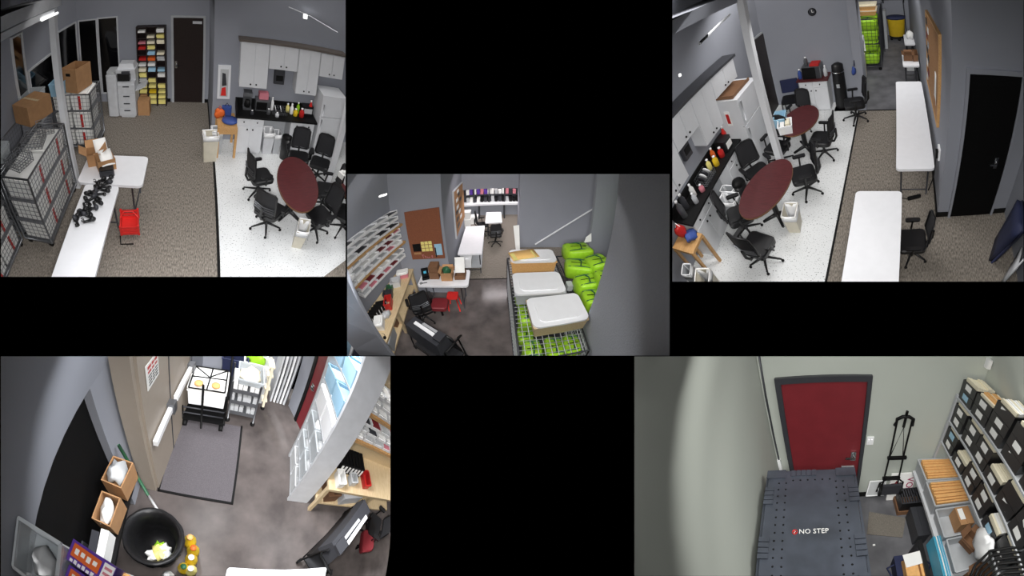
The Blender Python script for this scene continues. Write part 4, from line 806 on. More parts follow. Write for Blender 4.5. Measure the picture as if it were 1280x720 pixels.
    t = Thing(R, 'stair_gate', 'pale panel with a white rail beside the corridor cage', 'railing', -1.0, 7.9, 0); m = MB(); m.box(-1.0, 7.3, 0, -.94, 8.6, .75); t.add('panel', m, 'bin_beige'); m = MB(); m.tube([(-.95, 7.25, .5), (-.95, 7.25, 1.0), (-.93, 8.4, 1.35), (-.93, 8.6, .8)], .025, 6); t.add('handrail', m, 'white_paint')
    t = Thing(R, 'tall_board', 'pale upright board leaning beyond the corridor cage', 'board', -.35, 11.2, 0); m = MB(); m.box(-.42, 11.0, 0, -.32, 11.5, 1.5); t.add('panel', m, 'grey_plastic'); m = MB(); m.box(-.44, 10.6, 0, -.42, 11.0, 1.9); t.add('edge', m, 'charcoal')
    t = Thing(R, 'mop_bucket', 'round yellow bucket with a black rim at the corridor end', 'bucket', .05, 12.2, 0); m = t.mb(); m.lathe([(.26, .16), (.32, .2), (.36, .9), (.38, .95)], 18); t.add('body', m, 'yellow'); m = t.mb(); m.lathe([(.39, .93), (.39, 1.0), (.1, 1.02)], 18); t.add('lid', m, 'navy')
    for a in range(5): m = t.mb(); m.ball((.28*cos(a*1.256), .28*sin(a*1.256), .06), .06, 8, 5); t.add('caster', m, 'dark')
    m = t.mb(); m.lathe([(.3, .1), (.3, .17)], 16); t.add('dolly', m, 'dark')
    t = Thing(R, 'mop', 'mop handle leaning in the far corridor corner', 'mop', .56, 12.6, 0); m = MB(); m.tube([(.45, 12.2, .1), (.4, 12.7, 1.6)], .02, 6); t.add('handle', m, 'charcoal'); m = MB(); m.blob((.45, 12.2, .1), .1, 3); t.add('head', m, 'paper_grey')
    t = Thing(R, 'wall_shelf', 'dark shelf high on the far corridor wall', 'shelf', .1, 12.7, 1.65); m = MB(); m.box(-.5, 12.4, 1.68, .5, 12.8, 1.74); t.add('board', m, 'dark'); m = MB(); m.box(-.45, 12.7, 1.5, -.4, 12.8, 1.68); m.box(.4, 12.7, 1.5, .45, 12.8, 1.68); t.add('bracket', m, 'dark')
    for k, (x, mt) in enumerate(((-.3, 'paper_grey'), (-.05, 'cream'), (.2, 'orange'))): carton(R, x, 12.6, 1.745, .22, .25, .22, '%s box on the dark corridor shelf' % ('grey', 'cream', 'orange')[k], opened=False, material=mt, group='boxes on the corridor shelf')
    folding_table(R, .14, 7.5, .58, 8.45, .74, 'small white table in the corridor holding cartons', r=.05)
    folding_table(R, .26, 9.3, .6, 10.4, .74, 'white table farther down the corridor under a white sack', r=.05)
    carton(R, .3, 8.0, .745, .24, .32, .16, 'open brown carton nearer the aisle on the corridor table', flaps=.3, material='cardboard_dark'); carton(R, .5, 8.05, .745, .14, .5, .18, 'narrow brown carton beside the wall on the corridor table', flaps=0, material='cardboard_dark')
    t = Thing(R, 'white_sack', 'white sack slumped on the far corridor table', 'sack', .46, 10.0, .74); m = t.mb(); m.blob((0, 0, .12), .24, 5, sc=(.55, 1.2, .55)); t.solo(m, 'paper')
    t = Thing(R, 'grey_case', 'grey equipment case in front of the far corridor table', 'case', .42, 9.0, 0); m = t.mb(); m.rbox(-.14, -.2, .02, .14, .2, .5, .04); t.add('body', m, 'paper_grey'); m = t.mb(); m.rbox(-.15, -.21, .5, .15, .21, .56, .04); t.add('lid', m, 'light_grey')
room_three()
# =================================================================== ROOM 2: mail room with shelving, white totes and lime bags
def equipment_cart(room, c, ux, L, Wd, h, label, flip=1):
    """dark machine in a black folding cart; ux = direction of its length"""
    a = math.atan2(ux[1], ux[0]); t = Thing(room, 'equipment_cart', label, 'cart', c[0], c[1], 0, a); l, w = L/2, Wd/2
    m = t.mb(); m.box(-l, -w, h-.3, l*.8, w*.5, h-.02, top=(.06, .05)); t.add('machine', m, 'charcoal')
    m = t.mb(); m.sheet([(-l*.62, -w*.35*flip, h), (l*.35, -w*.35*flip, h), (l*.35, -w*.05*flip, h+.004), (-l*.62, -w*.05*flip, h+.004)], .02); t.add('front_plate', m, 'white_plastic')
    m = t.mb(); m.sheet([(-l*.35, w*.06*flip, h-.01), (l*.5, w*.06*flip, h-.01), (l*.5, w*.3*flip, h-.03), (-l*.35, w*.3*flip, h-.03)], .02); t.add('tray_plate', m, 'light_grey')
    m = t.mb(); m.box(l*.4, -w*.5, h-.02, l*.72, w*.3, h+.04); t.add('hood', m, 'charcoal')
    m = t.mb(); m.sheet([(-l, w*.5*flip, h-.1), (l*.8, w*.5*flip, h-.1), (l*.85, w*1.0*flip, .18), (-l, w*1.0*flip, .18)], .03, 3, 3); t.add('cover', m, 'black_plastic')
    for sx in (-1, 1):
        for sy in (-1, 1):
            m = t.mb(); m.tube([(sx*l, sy*w, .1), (sx*l*.95, sy*w*.8, h-.1)], .016, 6); t.add('leg', m, 'dark')
            m = t.mb(); m.lathe([(.05, -.018), (.05, .018)], 10, T(sx*l, sy*w, .05)@RX(pi/2)); t.add('wheel', m, 'dark')
    for sy in (-1, 1): m = t.mb(); m.tube([(-l, sy*w, .12), (l, sy*w, .12)], .014, 6); t.add('rail', m, 'dark')
    m = t.mb(); m.tube([(l*.95, -w*.8, h-.1), (l*1.15, -w*.8, h+.05), (l*1.15, w*.8, h+.05), (l*.95, w*.8, h-.1)], .016, 6); t.add('handle', m, 'dark')
    m = t.mb(); m.box(-l*.95, -w*.9, .14, l*.95, w*.9, .17); t.add('bottom_shelf', m, 'black_mesh')
    return t
def room_two():
    R = R2
    m = MB(); m.box(-3.6, .3, -.05, 3.2, 4.65, 0, .3); struct(R, 'floor_concrete', m, 'concrete', 'polished brown concrete floor of the mail room', 'floor')
    m = MB(); m.box(-1.3, 4.65, -.05, 4, 10.2, 0, .3); m.box(-3, 7, -.05, -1.3, 10.2, 0, .3); struct(R, 'floor_carpet', m, 'carpet', 'grey-brown carpet beyond the concrete of the mail room', 'floor')
    m = MB(); m.box(-1.3, 4.63, 0, 1, 4.66, .006); struct(R, 'trim_5', m, 'dark', 'dark joint between polished concrete and carpet', 'trim')
    # walls
    A = np.array([-2.15, 4.0]); B = np.array([-2.75, 2.2]); u = (B-A)/np.linalg.norm(B-A); S = T(A[0], A[1])@RZ(math.atan2(u[1], u[0]))   # local x along the shelf towards the front, local -y is the wall
    # local +y points into the room?  check the side
    side = 1 if (RZ(math.atan2(u[1], u[0]))@np.array([0, 1, 0, 0]))[0] > 0 else -1
    m = MB(S); m.box(-.4, -side*.42 if side > 0 else .36, 0, 3.2, -side*.36 if side > 0 else .42, 4.0); struct(R, 'wall_left', m, 'wall_paint', 'grey wall above the rows of paper trays', 'wall')
    m = MB(); m.box(-2.9, 4.08, 0, -1.15, 4.2, 4); wb = struct(R, 'wall_back', m, 'wall_paint', 'grey wall with the brown pinboard', 'wall')
    m = MB(); m.box(-1.27, 4.08, 0, -1.12, 7.0, 4); struct(R, 'wall_passage', m, 'wall_paint', 'pale wall running along the passage past the pinboard', 'wall')
    m = MB(); m.box(-1.2, 6.8, 2.06, .8, 6.95, 4); m.box(.78, 6.4, 0, 1.06, 6.95, 4); struct(R, 'wall_opening', m, 'wall_paint', 'pale pier and lintel around the far room opening', 'wall')
    m = MB(); m.box(1.06, 6.4, 0, 4.5, 6.52, 4); struct(R, 'wall_stair', m, 'wall_paint', 'dark grey stairwell wall behind the handrail', 'wall')
    m = MB(); m.box(2.36, 4.3, 0, 3.8, 4.42, 4); struct(R, 'wall_pier', m, 'wall_paint', 'narrow grey wall right of the stairwell', 'wall')
    m = MB(); m.box(1.37, -.6, 0, 2.0, 1.93, 4, .2); struct(R, 'wall_right', m, 'wall_texture', 'big textured pale wall close by on the right', 'wall')
    m = MB(); m.add([(x, y, z) for z in np.linspace(0, 3.4, 12) for x, y in ((-1.66, 1.27), (-2.39, 1.06), (-2.5, 1.3), (-1.8, 1.45))], [(4*k+i, 4*k+(i+1) % 4, 4*k+4+(i+1) % 4, 4*k+4+i) for k in range(11) for i in range(4)]); struct(R, 'pillar', m, 'wall_paint', 'slanting grey pillar in the lower left corner of the mail room', 'pillar')
    m = MB(); m.box(-3, 9.9, 0, 3.2, 10, 3.4); struct(R, 'wall_far', m, 'wall_paint', 'back wall of the far carpeted room', 'wall')
    m = MB(); m.tube([(1.35, 6.33, .15), (3.5, 6.33, 1.67)], .03, 6); t = Thing(R, 'handrail', 'white handrail climbing the dark stairwell wall', 'handrail', 2, 6.33, 1); t.add('rail', m, 'white_paint')
    for x in (1.6, 2.4, 3.2): m = MB(); zz = .15+(x-1.35)*.707; m.tube([(x, 6.33, zz), (x, 6.4, zz-.05)], .012, 5); t.add('bracket', m, 'white_paint')
    # pinboard
    t = Thing(R, 'pinboard', 'large brown pinboard with yellow notes and lettering', 'board', -1.62, 4.07, 1.04); m = MB(); m.box(-2.07, 4.045, 1.06, -1.18, 4.07, 2.3); t.add('panel', m, 'cork_red')
    m = MB(); V, F = text_mesh('Thurs', .13); m.add(V, F, t=T(-1.63, 4.045, 1.13)@RX(pi/2)); t.add('lettering', m, 'pink')
    notes = [(-1.98, 1.28, .22, .2, 'dark', 'black picture card pinned on the brown board'), (-1.98, 1.2, .2, .05, 'cardboard', 'tan strip pinned under the black picture card')]
    for x, z_, w_, h_, mt, lab in notes: t = Thing(R, 'pinned_card', lab, 'card', x, 4.04, z_); m = MB(); m.box(x, 4.035, z_, x+w_, 4.048, z_+h_); t.solo(m, mt)
    for i in range(3):
        for j in range(3): x, zz = -1.74+.1*i, 1.27+.09*j; t = Thing(R, 'sticky_note', 'yellow note on the brown board, %s row from bottom, %s column' % (ORD[j], ORD[i]), 'note', x, 4.04, zz, group='yellow notes on the brown board'); m = MB(); m.box(x, 4.036, zz, x+.085, 4.048, zz+.075); t.solo(m, 'pale_yellow')
    t = Thing(R, 'clipboard', 'pale clipboard with a black pen on the brown board', 'clipboard', -1.3, 4.03, 1.14); m = MB(); m.box(-1.4, 4.03, 1.16, -1.22, 4.048, 1.44); t.add('sheet', m, 'pale_blue'); m = MB(); m.tube([(-1.38, 4.02, 1.12), (-1.38, 4.02, 1.36)], .014, 6); t.add('pen', m, 'dark')
    t = Thing(R, 'passage_board', 'narrow tan pinboard covered in photos along the passage wall', 'board', -1.1, 6.2, 1.1); m = MB(); m.box(-1.12, 5.25, 1.0, -1.09, 7.0, 2.34); t.add('panel', m, 'cork'); m = MB(); m.box(-1.12, 5.2, .98, -1.08, 5.26, 2.38); m.box(-1.12, 5.2, 2.34, -1.08, 7.0, 2.38); t.add('frame', m, 'light_grey')
    rn = random.Random(8)
    for k in range(10): y, zz = 5.4+rn.random()*.7, 1.15+k*.115; t = Thing(R, 'pinned_photo', '%s photo on the passage pinboard, %s from the bottom' % (('dark', 'white')[k % 2], ORD[k]), 'print', -1.085, y, zz, group='photos on the passage pinboard'); m = MB(); m.box(-1.092, y, zz, -1.08, y+.3, zz+.1); t.solo(m, ('charcoal', 'paper')[k % 2])
    # shelving of trays
    sg = side
    t = Thing(R, 'tray_shelving', 'wooden shelving of white paper trays along the grey wall', 'shelving', M=S)
    LV = [1.60, 2.05]
    for z_ in LV: m = t.mb(); m.box(-.02, min(0, -sg*.34), z_-.05, 3.0, max(0, -sg*.34), z_, .3); t.add('shelf', m, 'wood')
    rn = random.Random(11)
    for li, (z0, n, tiers) in enumerate(((2.06, 7, 3), (1.61, 9, 3), (1.24, 9, 2))):
        for i in range(n):
            for k in range(tiers):
                w_ = 2.5/n; x = .1+w_*(i+.5)
                if li == 2 and i > 5: continue
                mt = rn.choice(['paper', 'paper_grey', 'paper_grey', 'pink', 'paper_grey', 'dark_red', 'paper'] if li else ['paper_grey', 'charcoal', 'paper_grey'])
                # drawer fronts face the room
                M = S@T(x, 0, z0+.01+k*.145)@RZ(pi if sg > 0 else 0)@T(0, -.02, 0)@RX(-.12)
                letter_tray(R, M, w_*.93, .3, '%s paper tray, %s shelf from top, %s tier up, %s from the pinboard' % ({'dark_red': 'dark red'}.get(mt) or CNAME[mt], ORD[li], ORD[k], ORD[i]), mt, 'paper trays on the wooden shelving', h=.085)
    t = Thing(R, 'work_bench', 'pale wooden bench under the paper tray shelving', 'bench', -2.4, 2.8, 0)
    m = MB(); m.prism([(-2.12, 4.05), (-2.6, 4.05), (-3.3, 1.2), (-2.1, 1.2)], .74, .79); t.add('bench_top', m, 'pale_wood')
    m = MB(); m.prism([(-2.2, 4.0), (-2.6, 4.0), (-3.2, 1.2), (-2.2, 1.2)], .26, .3); t.add('lower_shelf', m, 'pale_wood')
    for y in (3.95, 2.6, 1.5): m = MB(); m.box(-2.2, y-.04, 0, -2.12, y+.04, .74); t.add('leg', m, 'pale_wood')
    bx = [(-2.28, 2.62, .16, .3, .2, 'red', 'red plastic basket on the pale bench'), (-2.42, 2.9, .24, .18, .16, 'charcoal', 'dark grey box behind the red basket'), (-2.3, 3.7, .3, .2, .12, 'pink', 'pink and white box of forms at the pinboard end of the bench'), (-2.38, 3.35, .26, .24, .16, 'light_grey', 'clear-topped grey box beside the pink one on the bench'), (-2.3, 2.02, .2, .26, .16, 'paper', 'long white box near the pillar on the bench'), (-2.46, 3.1, .16, .2, .14, 'dark_green', 'dark green tub behind the grey box on the bench')]
    for x, y, w_, d_, h_, mt, lab in bx: tote(R, x, y, .795, w_, d_, h_, lab, rz=.3, body=mt, lidded=mt in ('pink', 'paper'), lid='paper', taper=.03)
    for k in range(7):
        x, y = -2.62+.05*k*.6, 2.0+.09*k; t = Thing(R, 'ring_binder', 'black binder with a white spine label, %s from the pillar on the bench' % ORD[k], 'binder', x, y, .795, .35, 'black binders on the bench'); m = t.mb(); m.box(-.15, -.035, 0, .13, .035, .2); t.add('cover', m, 'dark'); m = t.mb(); m.box(.13, -.02, .04, .135, .02, .17); t.add('spine_label', m, 'paper')
    t = Thing(R, 'tape_bag', 'crumpled clear bag on the bench beside the black binders', 'bag', -2.24, 2.3, .795); m = t.mb(); m.blob((0, 0, .07), .1, 6, sc=(1, 1.2, .7)); t.solo(m, 'paper_grey')
    t = Thing(R, 'headset', 'black headset lying at the bench edge by the long white box', 'headset', -2.2, 1.75, .795); m = t.mb(); m.tube([(.1*cos(a), .1*sin(a), .02) for a in np.linspace(0, 4.4, 10)], .012, 6); t.add('band', m, 'dark'); m = t.mb(); m.ball((.1, 0, .03), .04, 8, 5); m.ball((.1*cos(4.4), .1*sin(4.4), .03), .04, 8, 5); t.add('ear_cup', m, 'dark')
    tote(R, -2.3, 2.0, .305, .3, .5, .3, 'frosted plastic bin on the lower bench shelf', rz=.1, body='grey_plastic', lid='light_grey'); carton(R, -2.35, 2.6, .305, .25, .3, .22, 'brown carton on the lower bench shelf', opened=False, material='cardboard_dark'); carton(R, -2.32, 1.45, .305, .25, .25, .2, 'dark brown carton on the lower bench shelf by the pillar', opened=False, material='cardboard_dark')
    for k, (z_, mt) in enumerate(((.3, 'blue'), (.7, 'navy'), (1.05, 'pale_blue'))): tote(R, -2.85, 1.1, z_, .3, .3, .28, '%s box behind the slanting pillar' % ('blue', 'navy', 'pale blue')[k], body=mt, lidded=True, lid='paper_grey', group='blue boxes behind the pillar')
    # small table
    folding_table(R, -1.82, 3.42, -.6, 4.02, .74, 'white table with cartons under the brown pinboard', r=.07)
    carton(R, -1.42, 3.78, .745, .24, .24, .16, 'brown carton directly under the pinboard lettering, lower of two', opened=False, material='cardboard_dark'); carton(R, -1.42, 3.8, .915, .22, .24, .14, 'brown carton stacked on another under the pinboard', opened=False, material='cardboard_dark')
    carton(R, -1.1, 3.72, .745, .26, .26, .2, 'open carton with a green bag in the middle of the pinboard table', flaps=.25, material='cardboard')
    t = Thing(R, 'green_bag', 'green bag inside the open carton under the pinboard', 'bag', -1.1, 3.74, .8); m = t.mb(); m.blob((0, 0, .12), .1, 3); t.solo(m, 'dark_green')
    carton(R, -.8, 3.76, .745, .24, .26, .1, 'shallow brown tray under the white papers at the table end', flaps=0, material='cardboard_dark'); t = Thing(R, 'paper_pad', 'tall pad of white paper at the end of the pinboard table', 'paper', -.8, 3.8, .86); m = t.mb(); m.sheet([(-.11, -.06, 0), (.11, -.06, 0), (.11, .1, .3), (-.11, .1, .3)], .03); t.solo(m, 'paper')
    t = Thing(R, 'desk_phone', 'black desk phone with a blue screen beside the cartons', 'phone', -1.66, 3.72, .745, .3); m = t.mb(); m.box(-.09, -.09, 0, .09, .09, .05); m.sheet([(-.09, -.02, .05), (.09, -.02, .05), (.09, .09, .22), (-.09, .09, .22)], .03); t.add('body', m, 'dark'); m = t.mb(); m.sheet([(-.03, .005, .12), (.04, .005, .12), (.04, .035, .17), (-.03, .035, .17)], .034); t.add('screen', m, 'cyan')
    t = Thing(R, 'scissors', 'black scissors lying on the pinboard table', 'scissors', -1.68, 3.5, .745); m = t.mb(); m.tube([(.03*cos(a)-.05, .03*sin(a), .008) for a in np.linspace(0, 6.28, 9)], .008, 5); m.tube([(-.02, 0, .008), (.1, .03, .008)], .008, 5); t.solo(m, 'dark')
    office_chair(R, -1.72, 3.08, .5, 'black chair half hidden between bench and pinboard table', .95)
    t = Thing(R, 'red_stool', 'red step stool under the pinboard table', 'stool', -1.02, 3.52, 0); m = t.mb(); m.rbox(-.13, -.12, .36, .13, .12, .4, .03); t.add('seat', m, 'bright_red')
    for sx in (-1, 1):
        for sy in (-1, 1): m = t.mb(); m.tube([(sx*.1, sy*.1, .36), (sx*.14, sy*.13, 0)], .016, 6); t.add('leg', m, 'bright_red')
    t = Thing(R, 'seat_pad', 'dark red seat of a chair pushed under the pinboard table', 'cushion', -1.3, 3.25, .3); m = t.mb(); m.rbox(-.2, -.18, 0, .2, .18, .08, .08, inset=.1); t.add('pad', m, 'dark_red'); m = t.mb(); m.lathe([(.03, -.3), (.03, 0)], 8); t.add('post', m, 'dark')
    equipment_cart(R, (-1.22, 2.12), (.86, -.5), 1.05, .5, .82, 'black folding cart holding a dark scanner machine with white plates')
    # passage and far room
    folding_table(R, -1.02, 4.76, -.36, 6.68, .74, 'pale table along the passage wall beyond the pinboard', r=.03)
    tote(R, -.82, 4.95, .3, .3, .4, .26, 'white box on the shelf below the passage table', body='white_plastic', lid='white_plastic'); m = MB(); m.box(-1.0, 4.85, .24, -.4, 6.5, .29); t = Thing(R, 'lower_shelf', 'grey shelf board slung below the passage table', 'shelf', -.7, 5.5, .24); t.solo(m, 'grey_plastic')
    folding_table(R, -.36, 6.95, .24, 8.15, .74, 'white table standing in the middle of the far room', r=.03)
    office_chair(R, -.5, 7.6, -1.4, 'dark chair beside the far room table', .9); office_chair(R, .0, 6.7, .1, 'dark chair in front of the far room table', .8)
    m = MB(); m.box(-2.2, 9.3, .7, 2.4, 9.9, .78); t = Thing(R, 'far_counter', 'long white counter at the back of the far room', 'counter', 0, 9.6, 0); t.add('top', m, 'table_white')
    for x in (-2, -.8, .4, 1.6): m = MB(); m.box(x, 9.35, 0, x+.06, 9.85, .7); t.add('support', m, 'charcoal')
    m = MB(); m.box(-2.2, 9.6, 1.14, 2.4, 9.88, 1.19); t.add('shelf', m, 'charcoal'); m = MB(); m.box(-2.2, 9.84, .78, 2.4, 9.9, 1.7); t.add('back_panel', m, 'charcoal')
    for x in (-1.0, -.28, .45, 1.1): m = MB(); m.box(x-.03, 9.58, .78, x+.03, 9.84, 1.7); t.add('divider', m, 'charcoal')
    rn = random.Random(4)
    for lv, z_ in enumerate((.785, 1.195)):
        for k in range(16):
            x = -1.3+k*.17; mt = rn.choice(['paper', 'paper_grey', 'pink', 'paper', 'purple', 'charcoal']) if lv else rn.choice(['charcoal', 'paper_grey', 'dark', 'paper'])
            paper_stack(R, x, 9.72, z_, .14, .2, .2+.12*rn.random(), mt, '%s carton on the far room %s shelf, %s from the left' % (CNAME.get(mt, mt), ('lower', 'upper')[lv], (ORD[k])), 'cartons at the back of the far room', name='stationery_carton', cat='carton')
    for k, (x, y, z_) in enumerate(((-1.25, 8.6, 0), (-1.25, 8.6, .34), (-.95, 8.9, 0))): tote(R, x, y, z_, .34, .4, .32, 'pale box on the far room carpet, %s' % ('bottom of two', 'top of two', 'standing alone')[k], body='paper', lid='paper', group='boxes in the far room')
    t = Thing(R, 'leaning_sheet', 'white sheet of card leaning on the pale pier', 'card', .72, 6.2, 0); m = MB(); m.sheet([(.66, 5.9, .0), (.78, 5.9, .0), (.78, 6.38, .86), (.58, 6.3, .86)], .02); t.solo(m, 'paper')
    # cages, totes and lime bags
    roll_cage(R, .26, 1.4, 1.32, 4.05, 1.0, 'wire cage in the mail room holding white lidded totes', None, .09, 'charcoal', 'light_grey', (.99,), 'flr', .006, solid=False)
    roll_cage(R, 1.42, 2.05, 2.3, 4.1, 1.0, 'wire cage piled with lime bags beside the stairwell', None, .1, 'charcoal', 'charcoal', (), 'fl', .006)
    tote(R, .75, 3.66, 1.02, .9, .46, .25, 'white lidded tote under the yellow folder', body='manila', lid='white_plastic', group='white lidded totes on the cage', r=.1, taper=.03)
    tote(R, .72, 2.8, 1.02, .84, .56, .22, 'white lidded tote in the middle of the row', body='grey_plastic', lid='white_plastic', group='white lidded totes on the cage', r=.1, taper=.03)
    tote(R, .89, 2.08, 1.06, .84, .58, .22, 'white lidded tote nearest the textured wall, set askew', rz=.06, body='pale_wood', lid='white_plastic', group='white lidded totes on the cage', r=.1, taper=.03)
    t = Thing(R, 'folder', 'yellow paper folder lying on the far white tote', 'folder', .58, 3.66, 1.32, .25); m = t.mb(); m.sheet([(-.3, -.16, 0), (.26, -.16, 0), (.26, .16, 0), (-.3, .16, 0)], .012, 4, 2, bow=.01); t.add('cover', m, 'kraft_paper'); m = t.mb(); m.sheet([(-.28, -.17, .008), (.2, -.17, .008), (.2, .1, .008), (-.28, .1, .008)], .006); t.add('sheets', m, 'pale_yellow')
    spots = [(1.85, 3.86, 1.05, .72, .5, .36, .1), (1.68, 3.3, 1.02, .62, .44, .3, -.2), (2.12, 3.28, 1.08, .6, .5, .34, .2), (1.66, 2.78, 1.0, .5, .42, .3, .1), (2.06, 2.72, 1.05, .5, .5, .34, -.1), (1.62, 2.36, .98, .4, .4, .3, 0)]
    nm = ['lime bag at the back of the pile below the stairwell', 'lime bag left of centre in the pile', 'lime bag right of centre against the pier', 'lime bag low on the left of the pile', 'lime bag beside the textured wall in the pile', 'lime bag nearest the askew tote']
    for k, (x, y, z_, w_, d_, h_, rz) in enumerate(spots): lime_bag(R, x, y, z_, w_, d_, h_, rz, nm[k], k+40, 'lime bags piled beside the totes')
    for k, (x, y) in enumerate(((.5, 1.7), (.85, 1.7), (1.15, 1.7), (.5, 2.5), (.5, 3.2))): lime_bag(R, x, y, .5, .3, .46, .36, 0, 'lime bag inside the tote cage, %s' % ('front left', 'front middle', 'front right', 'behind the front left one', 'deep inside')[k], k+60, 'lime bags inside the tote cage')
    for k, (x, y) in enumerate(((.5, 1.7), (.85, 1.72), (1.15, 1.7), (.5, 2.4))): lime_bag(R, x, y, .16, .3, .46, .26, 0, 'lime bag at the bottom of the tote cage, %s' % ('front left', 'front middle', 'front right', 'second row')[k], k+70, 'lime bags at the bottom of the tote cage')
    t = Thing(R, 'grey_clip', 'small grey plastic clip between totes and lime bags', 'clip', 1.36, 2.9, 1.0); m = t.mb(); m.rbox(-.06, -.08, 0, .06, .08, .12, .02); t.solo(m, 'light_grey')
    t = Thing(R, 'wall_sign', 'white folded card on the stairwell pier above the bags', 'card', 2.32, 4.2, 1.35); m = MB(); m.sheet([(2.15, 4.2, 1.32), (2.36, 4.2, 1.36), (2.36, 4.28, 1.56), (2.22, 4.28, 1.44)], .015); t.solo(m, 'paper')
    t = Thing(R, 'ceiling_strip', 'bright light strip at the top left of the mail room', 'light', -2.2, 3.2, 3.1); m = MB(); m.box(-2.0, 2.9, 3.0, -1.84, 2.96, 3.03); t.solo(m, 'tube_light')
room_two()
# =================================================================== ROOM 4: delivery entrance with double doors
def room_four():
    R = R4
    m = MB(); m.box(-1.2, -.9, -.05, 4.2, 4.0, 0, .2); struct(R, 'floor_concrete', m, 'concrete', 'polished concrete floor of the delivery entrance', 'floor')
    m = MB(); m.box(-1.2, -1, 2.15, -.95, 1.84, 3.9, .2); m.box(-1.2, 1.12, 0, -.95, 1.84, 2.15, .2); m.box(-1.2, -1, 0, -.95, -.02, 2.15, .2); struct(R, 'wall_left', m, 'wall_paint', 'pale wall around the black doorway recess', 'wall')
    m = MB(); m.box(-1.12, -.02, 0, -1.04, 1.12, 2.16, .2); d = struct(R, 'door_4', m, 'door_black', 'black door set back in the pale wall', 'door')
    m = MB(); m.box(-1.04, .16, 1.0, -1.02, .22, 1.2); m.tube([(-1.02, .19, 1.1), (-.98, .19, 1.1), (-.98, .3, 1.1)], .012, 6); piece(R, 'door_handle', m, 'charcoal', d)
    D = T(-.72, 1.38)@RZ(-.077)
    m = MB(D); m.box(-.2, 0, 0, 0, 1.62, 3.4, .2); struct(R, 'wall_doors', m, 'beige_door', 'beige frame wall of the double delivery doors', 'wall')
    m = MB(D); m.box(-.2, 1.62, 0, .0, 2.6, 3.4, .2); struct(R, 'wall_side', m, 'wall_paint', 'narrow white wall past the double doors', 'wall')
    for k, (a, b, lab) in enumerate(((.05, .69, 'beige delivery door leaf carrying the red and white sign'), (.72, 1.5, 'beige delivery door leaf farther from the black doorway'))):
        m = MB(D); m.box(.0, a, .01, .03, b, 2.5, .2); d = struct(R, 'door_%d' % (5+k), m, 'beige_door', lab, 'door')
        m = MB(D); m.box(.05, a+.04, .96, .1, b-.06, 1.04, .2); piece(R, 'push_bar', m, 'white_plastic', d)
        m = MB(D); m.box(.03, b-.12, .92, .12, b-.02, 1.08); piece(R, 'latch_case', m, 'steel', d)
        m = MB(D); m.box(.028, b, 0, .036, b+.02, 2.5, .3); piece(R, 'seal', m, 'charcoal', d)
    t = Thing(R, 'door_sign', 'white sign with red heading on the beige delivery door', 'sign', M=D@T(.035, .16, 1.7)); m = t.mb(); m.box(0, 0, 0, .006, .26, .3); t.add('plate', m, 'paper')
    for zz, mt, h in ((.235, 'red', .035), (.185, 'red', .028), (.14, 'charcoal', .018), (.105, 'charcoal', .018), (.07, 'charcoal', .018), (.035, 'charcoal', .018)):
        for y0_, y1_ in ((.03, .1), (.115, .16), (.175, .23)): m = t.mb(); m.box(.006, y0_, zz, .009, y1_, zz+h); t.add('text_stroke', m, mt)
    m = MB(); m.box(-.8, 3.86, 0, 1.1, 3.98, 3.4); struct(R, 'wall_back', m, 'wall_paint', 'white wall behind the loaded carts', 'wall'); m = MB(); m.box(-.6, 3.84, 0, 1.0, 3.86, .1); struct(R, 'baseboard_back', m, 'dark', 'dark skirting behind the loaded carts', 'baseboard')
    a = math.atan2(-.8, .3); E = T(1.13, 3.5)@RZ(a)
    m = MB(E); m.box(.06, 0, 0, .38, .12, 3.2, .2); m.box(1.22, 0, 0, 1.34, .12, 3.2, .2); m.box(.38, 0, 2.2, 1.22, .12, 3.2); struct(R, 'wall_right', m, 'wall_paint', 'pale wall with the dark red door behind the shelving', 'wall')
    m = MB(E); m.box(.38, -.03, 0, .44, .05, 2.24); m.box(1.18, -.03, 0, 1.22, .05, 2.24); m.box(.38, -.03, 2.16, 1.22, .05, 2.24); d = struct(R, 'door_7', m, 'dark', 'dark red door half hidden by the grey shelving', 'door')
    m = MB(E); m.box(.44, 0, .01, 1.18, .06, 2.16); piece(R, 'door_leaf', m, 'dark_red', d); m = MB(E); m.box(.5, -.02, .95, .56, 0, 1.1); m.tube([(.53, -.02, 1.03), (.53, -.06, 1.03), (.63, -.06, 1.03)], .013, 6); piece(R, 'door_handle', m, 'chrome', d)
    t = Thing(R, 'floor_mat', 'large dark rubber mat in front of the double doors', 'mat', -.2, 2.0, 0); m = MB(); m.box(-.68, 1.4, .002, .28, 2.66, .014, .2); t.add('mat', m, 'mat_rubber'); m = MB(); m.box(-.7, 1.38, .001, .3, 1.41, .018, .3); m.box(.27, 1.38, .001, .3, 2.68, .018, .3); m.box(-.7, 1.38, .001, -.67, 2.68, .018, .3); t.add('edge', m, 'dark')
    # carts by the far wall
    t = Thing(R, 'flat_cart', 'black low cart carrying a strapped white tub', 'cart', -.3, 2.8, 0); m = t.mb(); m.box(-.32, -.3, .16, .32, .32, .2); t.add('deck', m, 'dark')
    for sx in (-1, 1):
        for sy in (-1, 1): m = t.mb(); m.lathe([(.07, -.03), (.07, .03)], 10, T(sx*.27, sy*.26, .07)@RY(pi/2)); t.add('wheel', m, 'dark'); m = t.mb(); m.tube([(sx*.3, sy*.29, .2), (sx*.3, sy*.29, .46 if sy < 0 else 1.2)], .016, 6); t.add('post', m, 'dark')
    m = t.mb(); m.tube([(-.3, .29, 1.2), (.3, .29, 1.2)], .016, 6); t.add('handle', m, 'dark'); m = t.mb(); m.tube([(-.02, -.31, .02), (-.02, -.31, .95)], .016, 6); t.add('front_bar', m, 'dark')
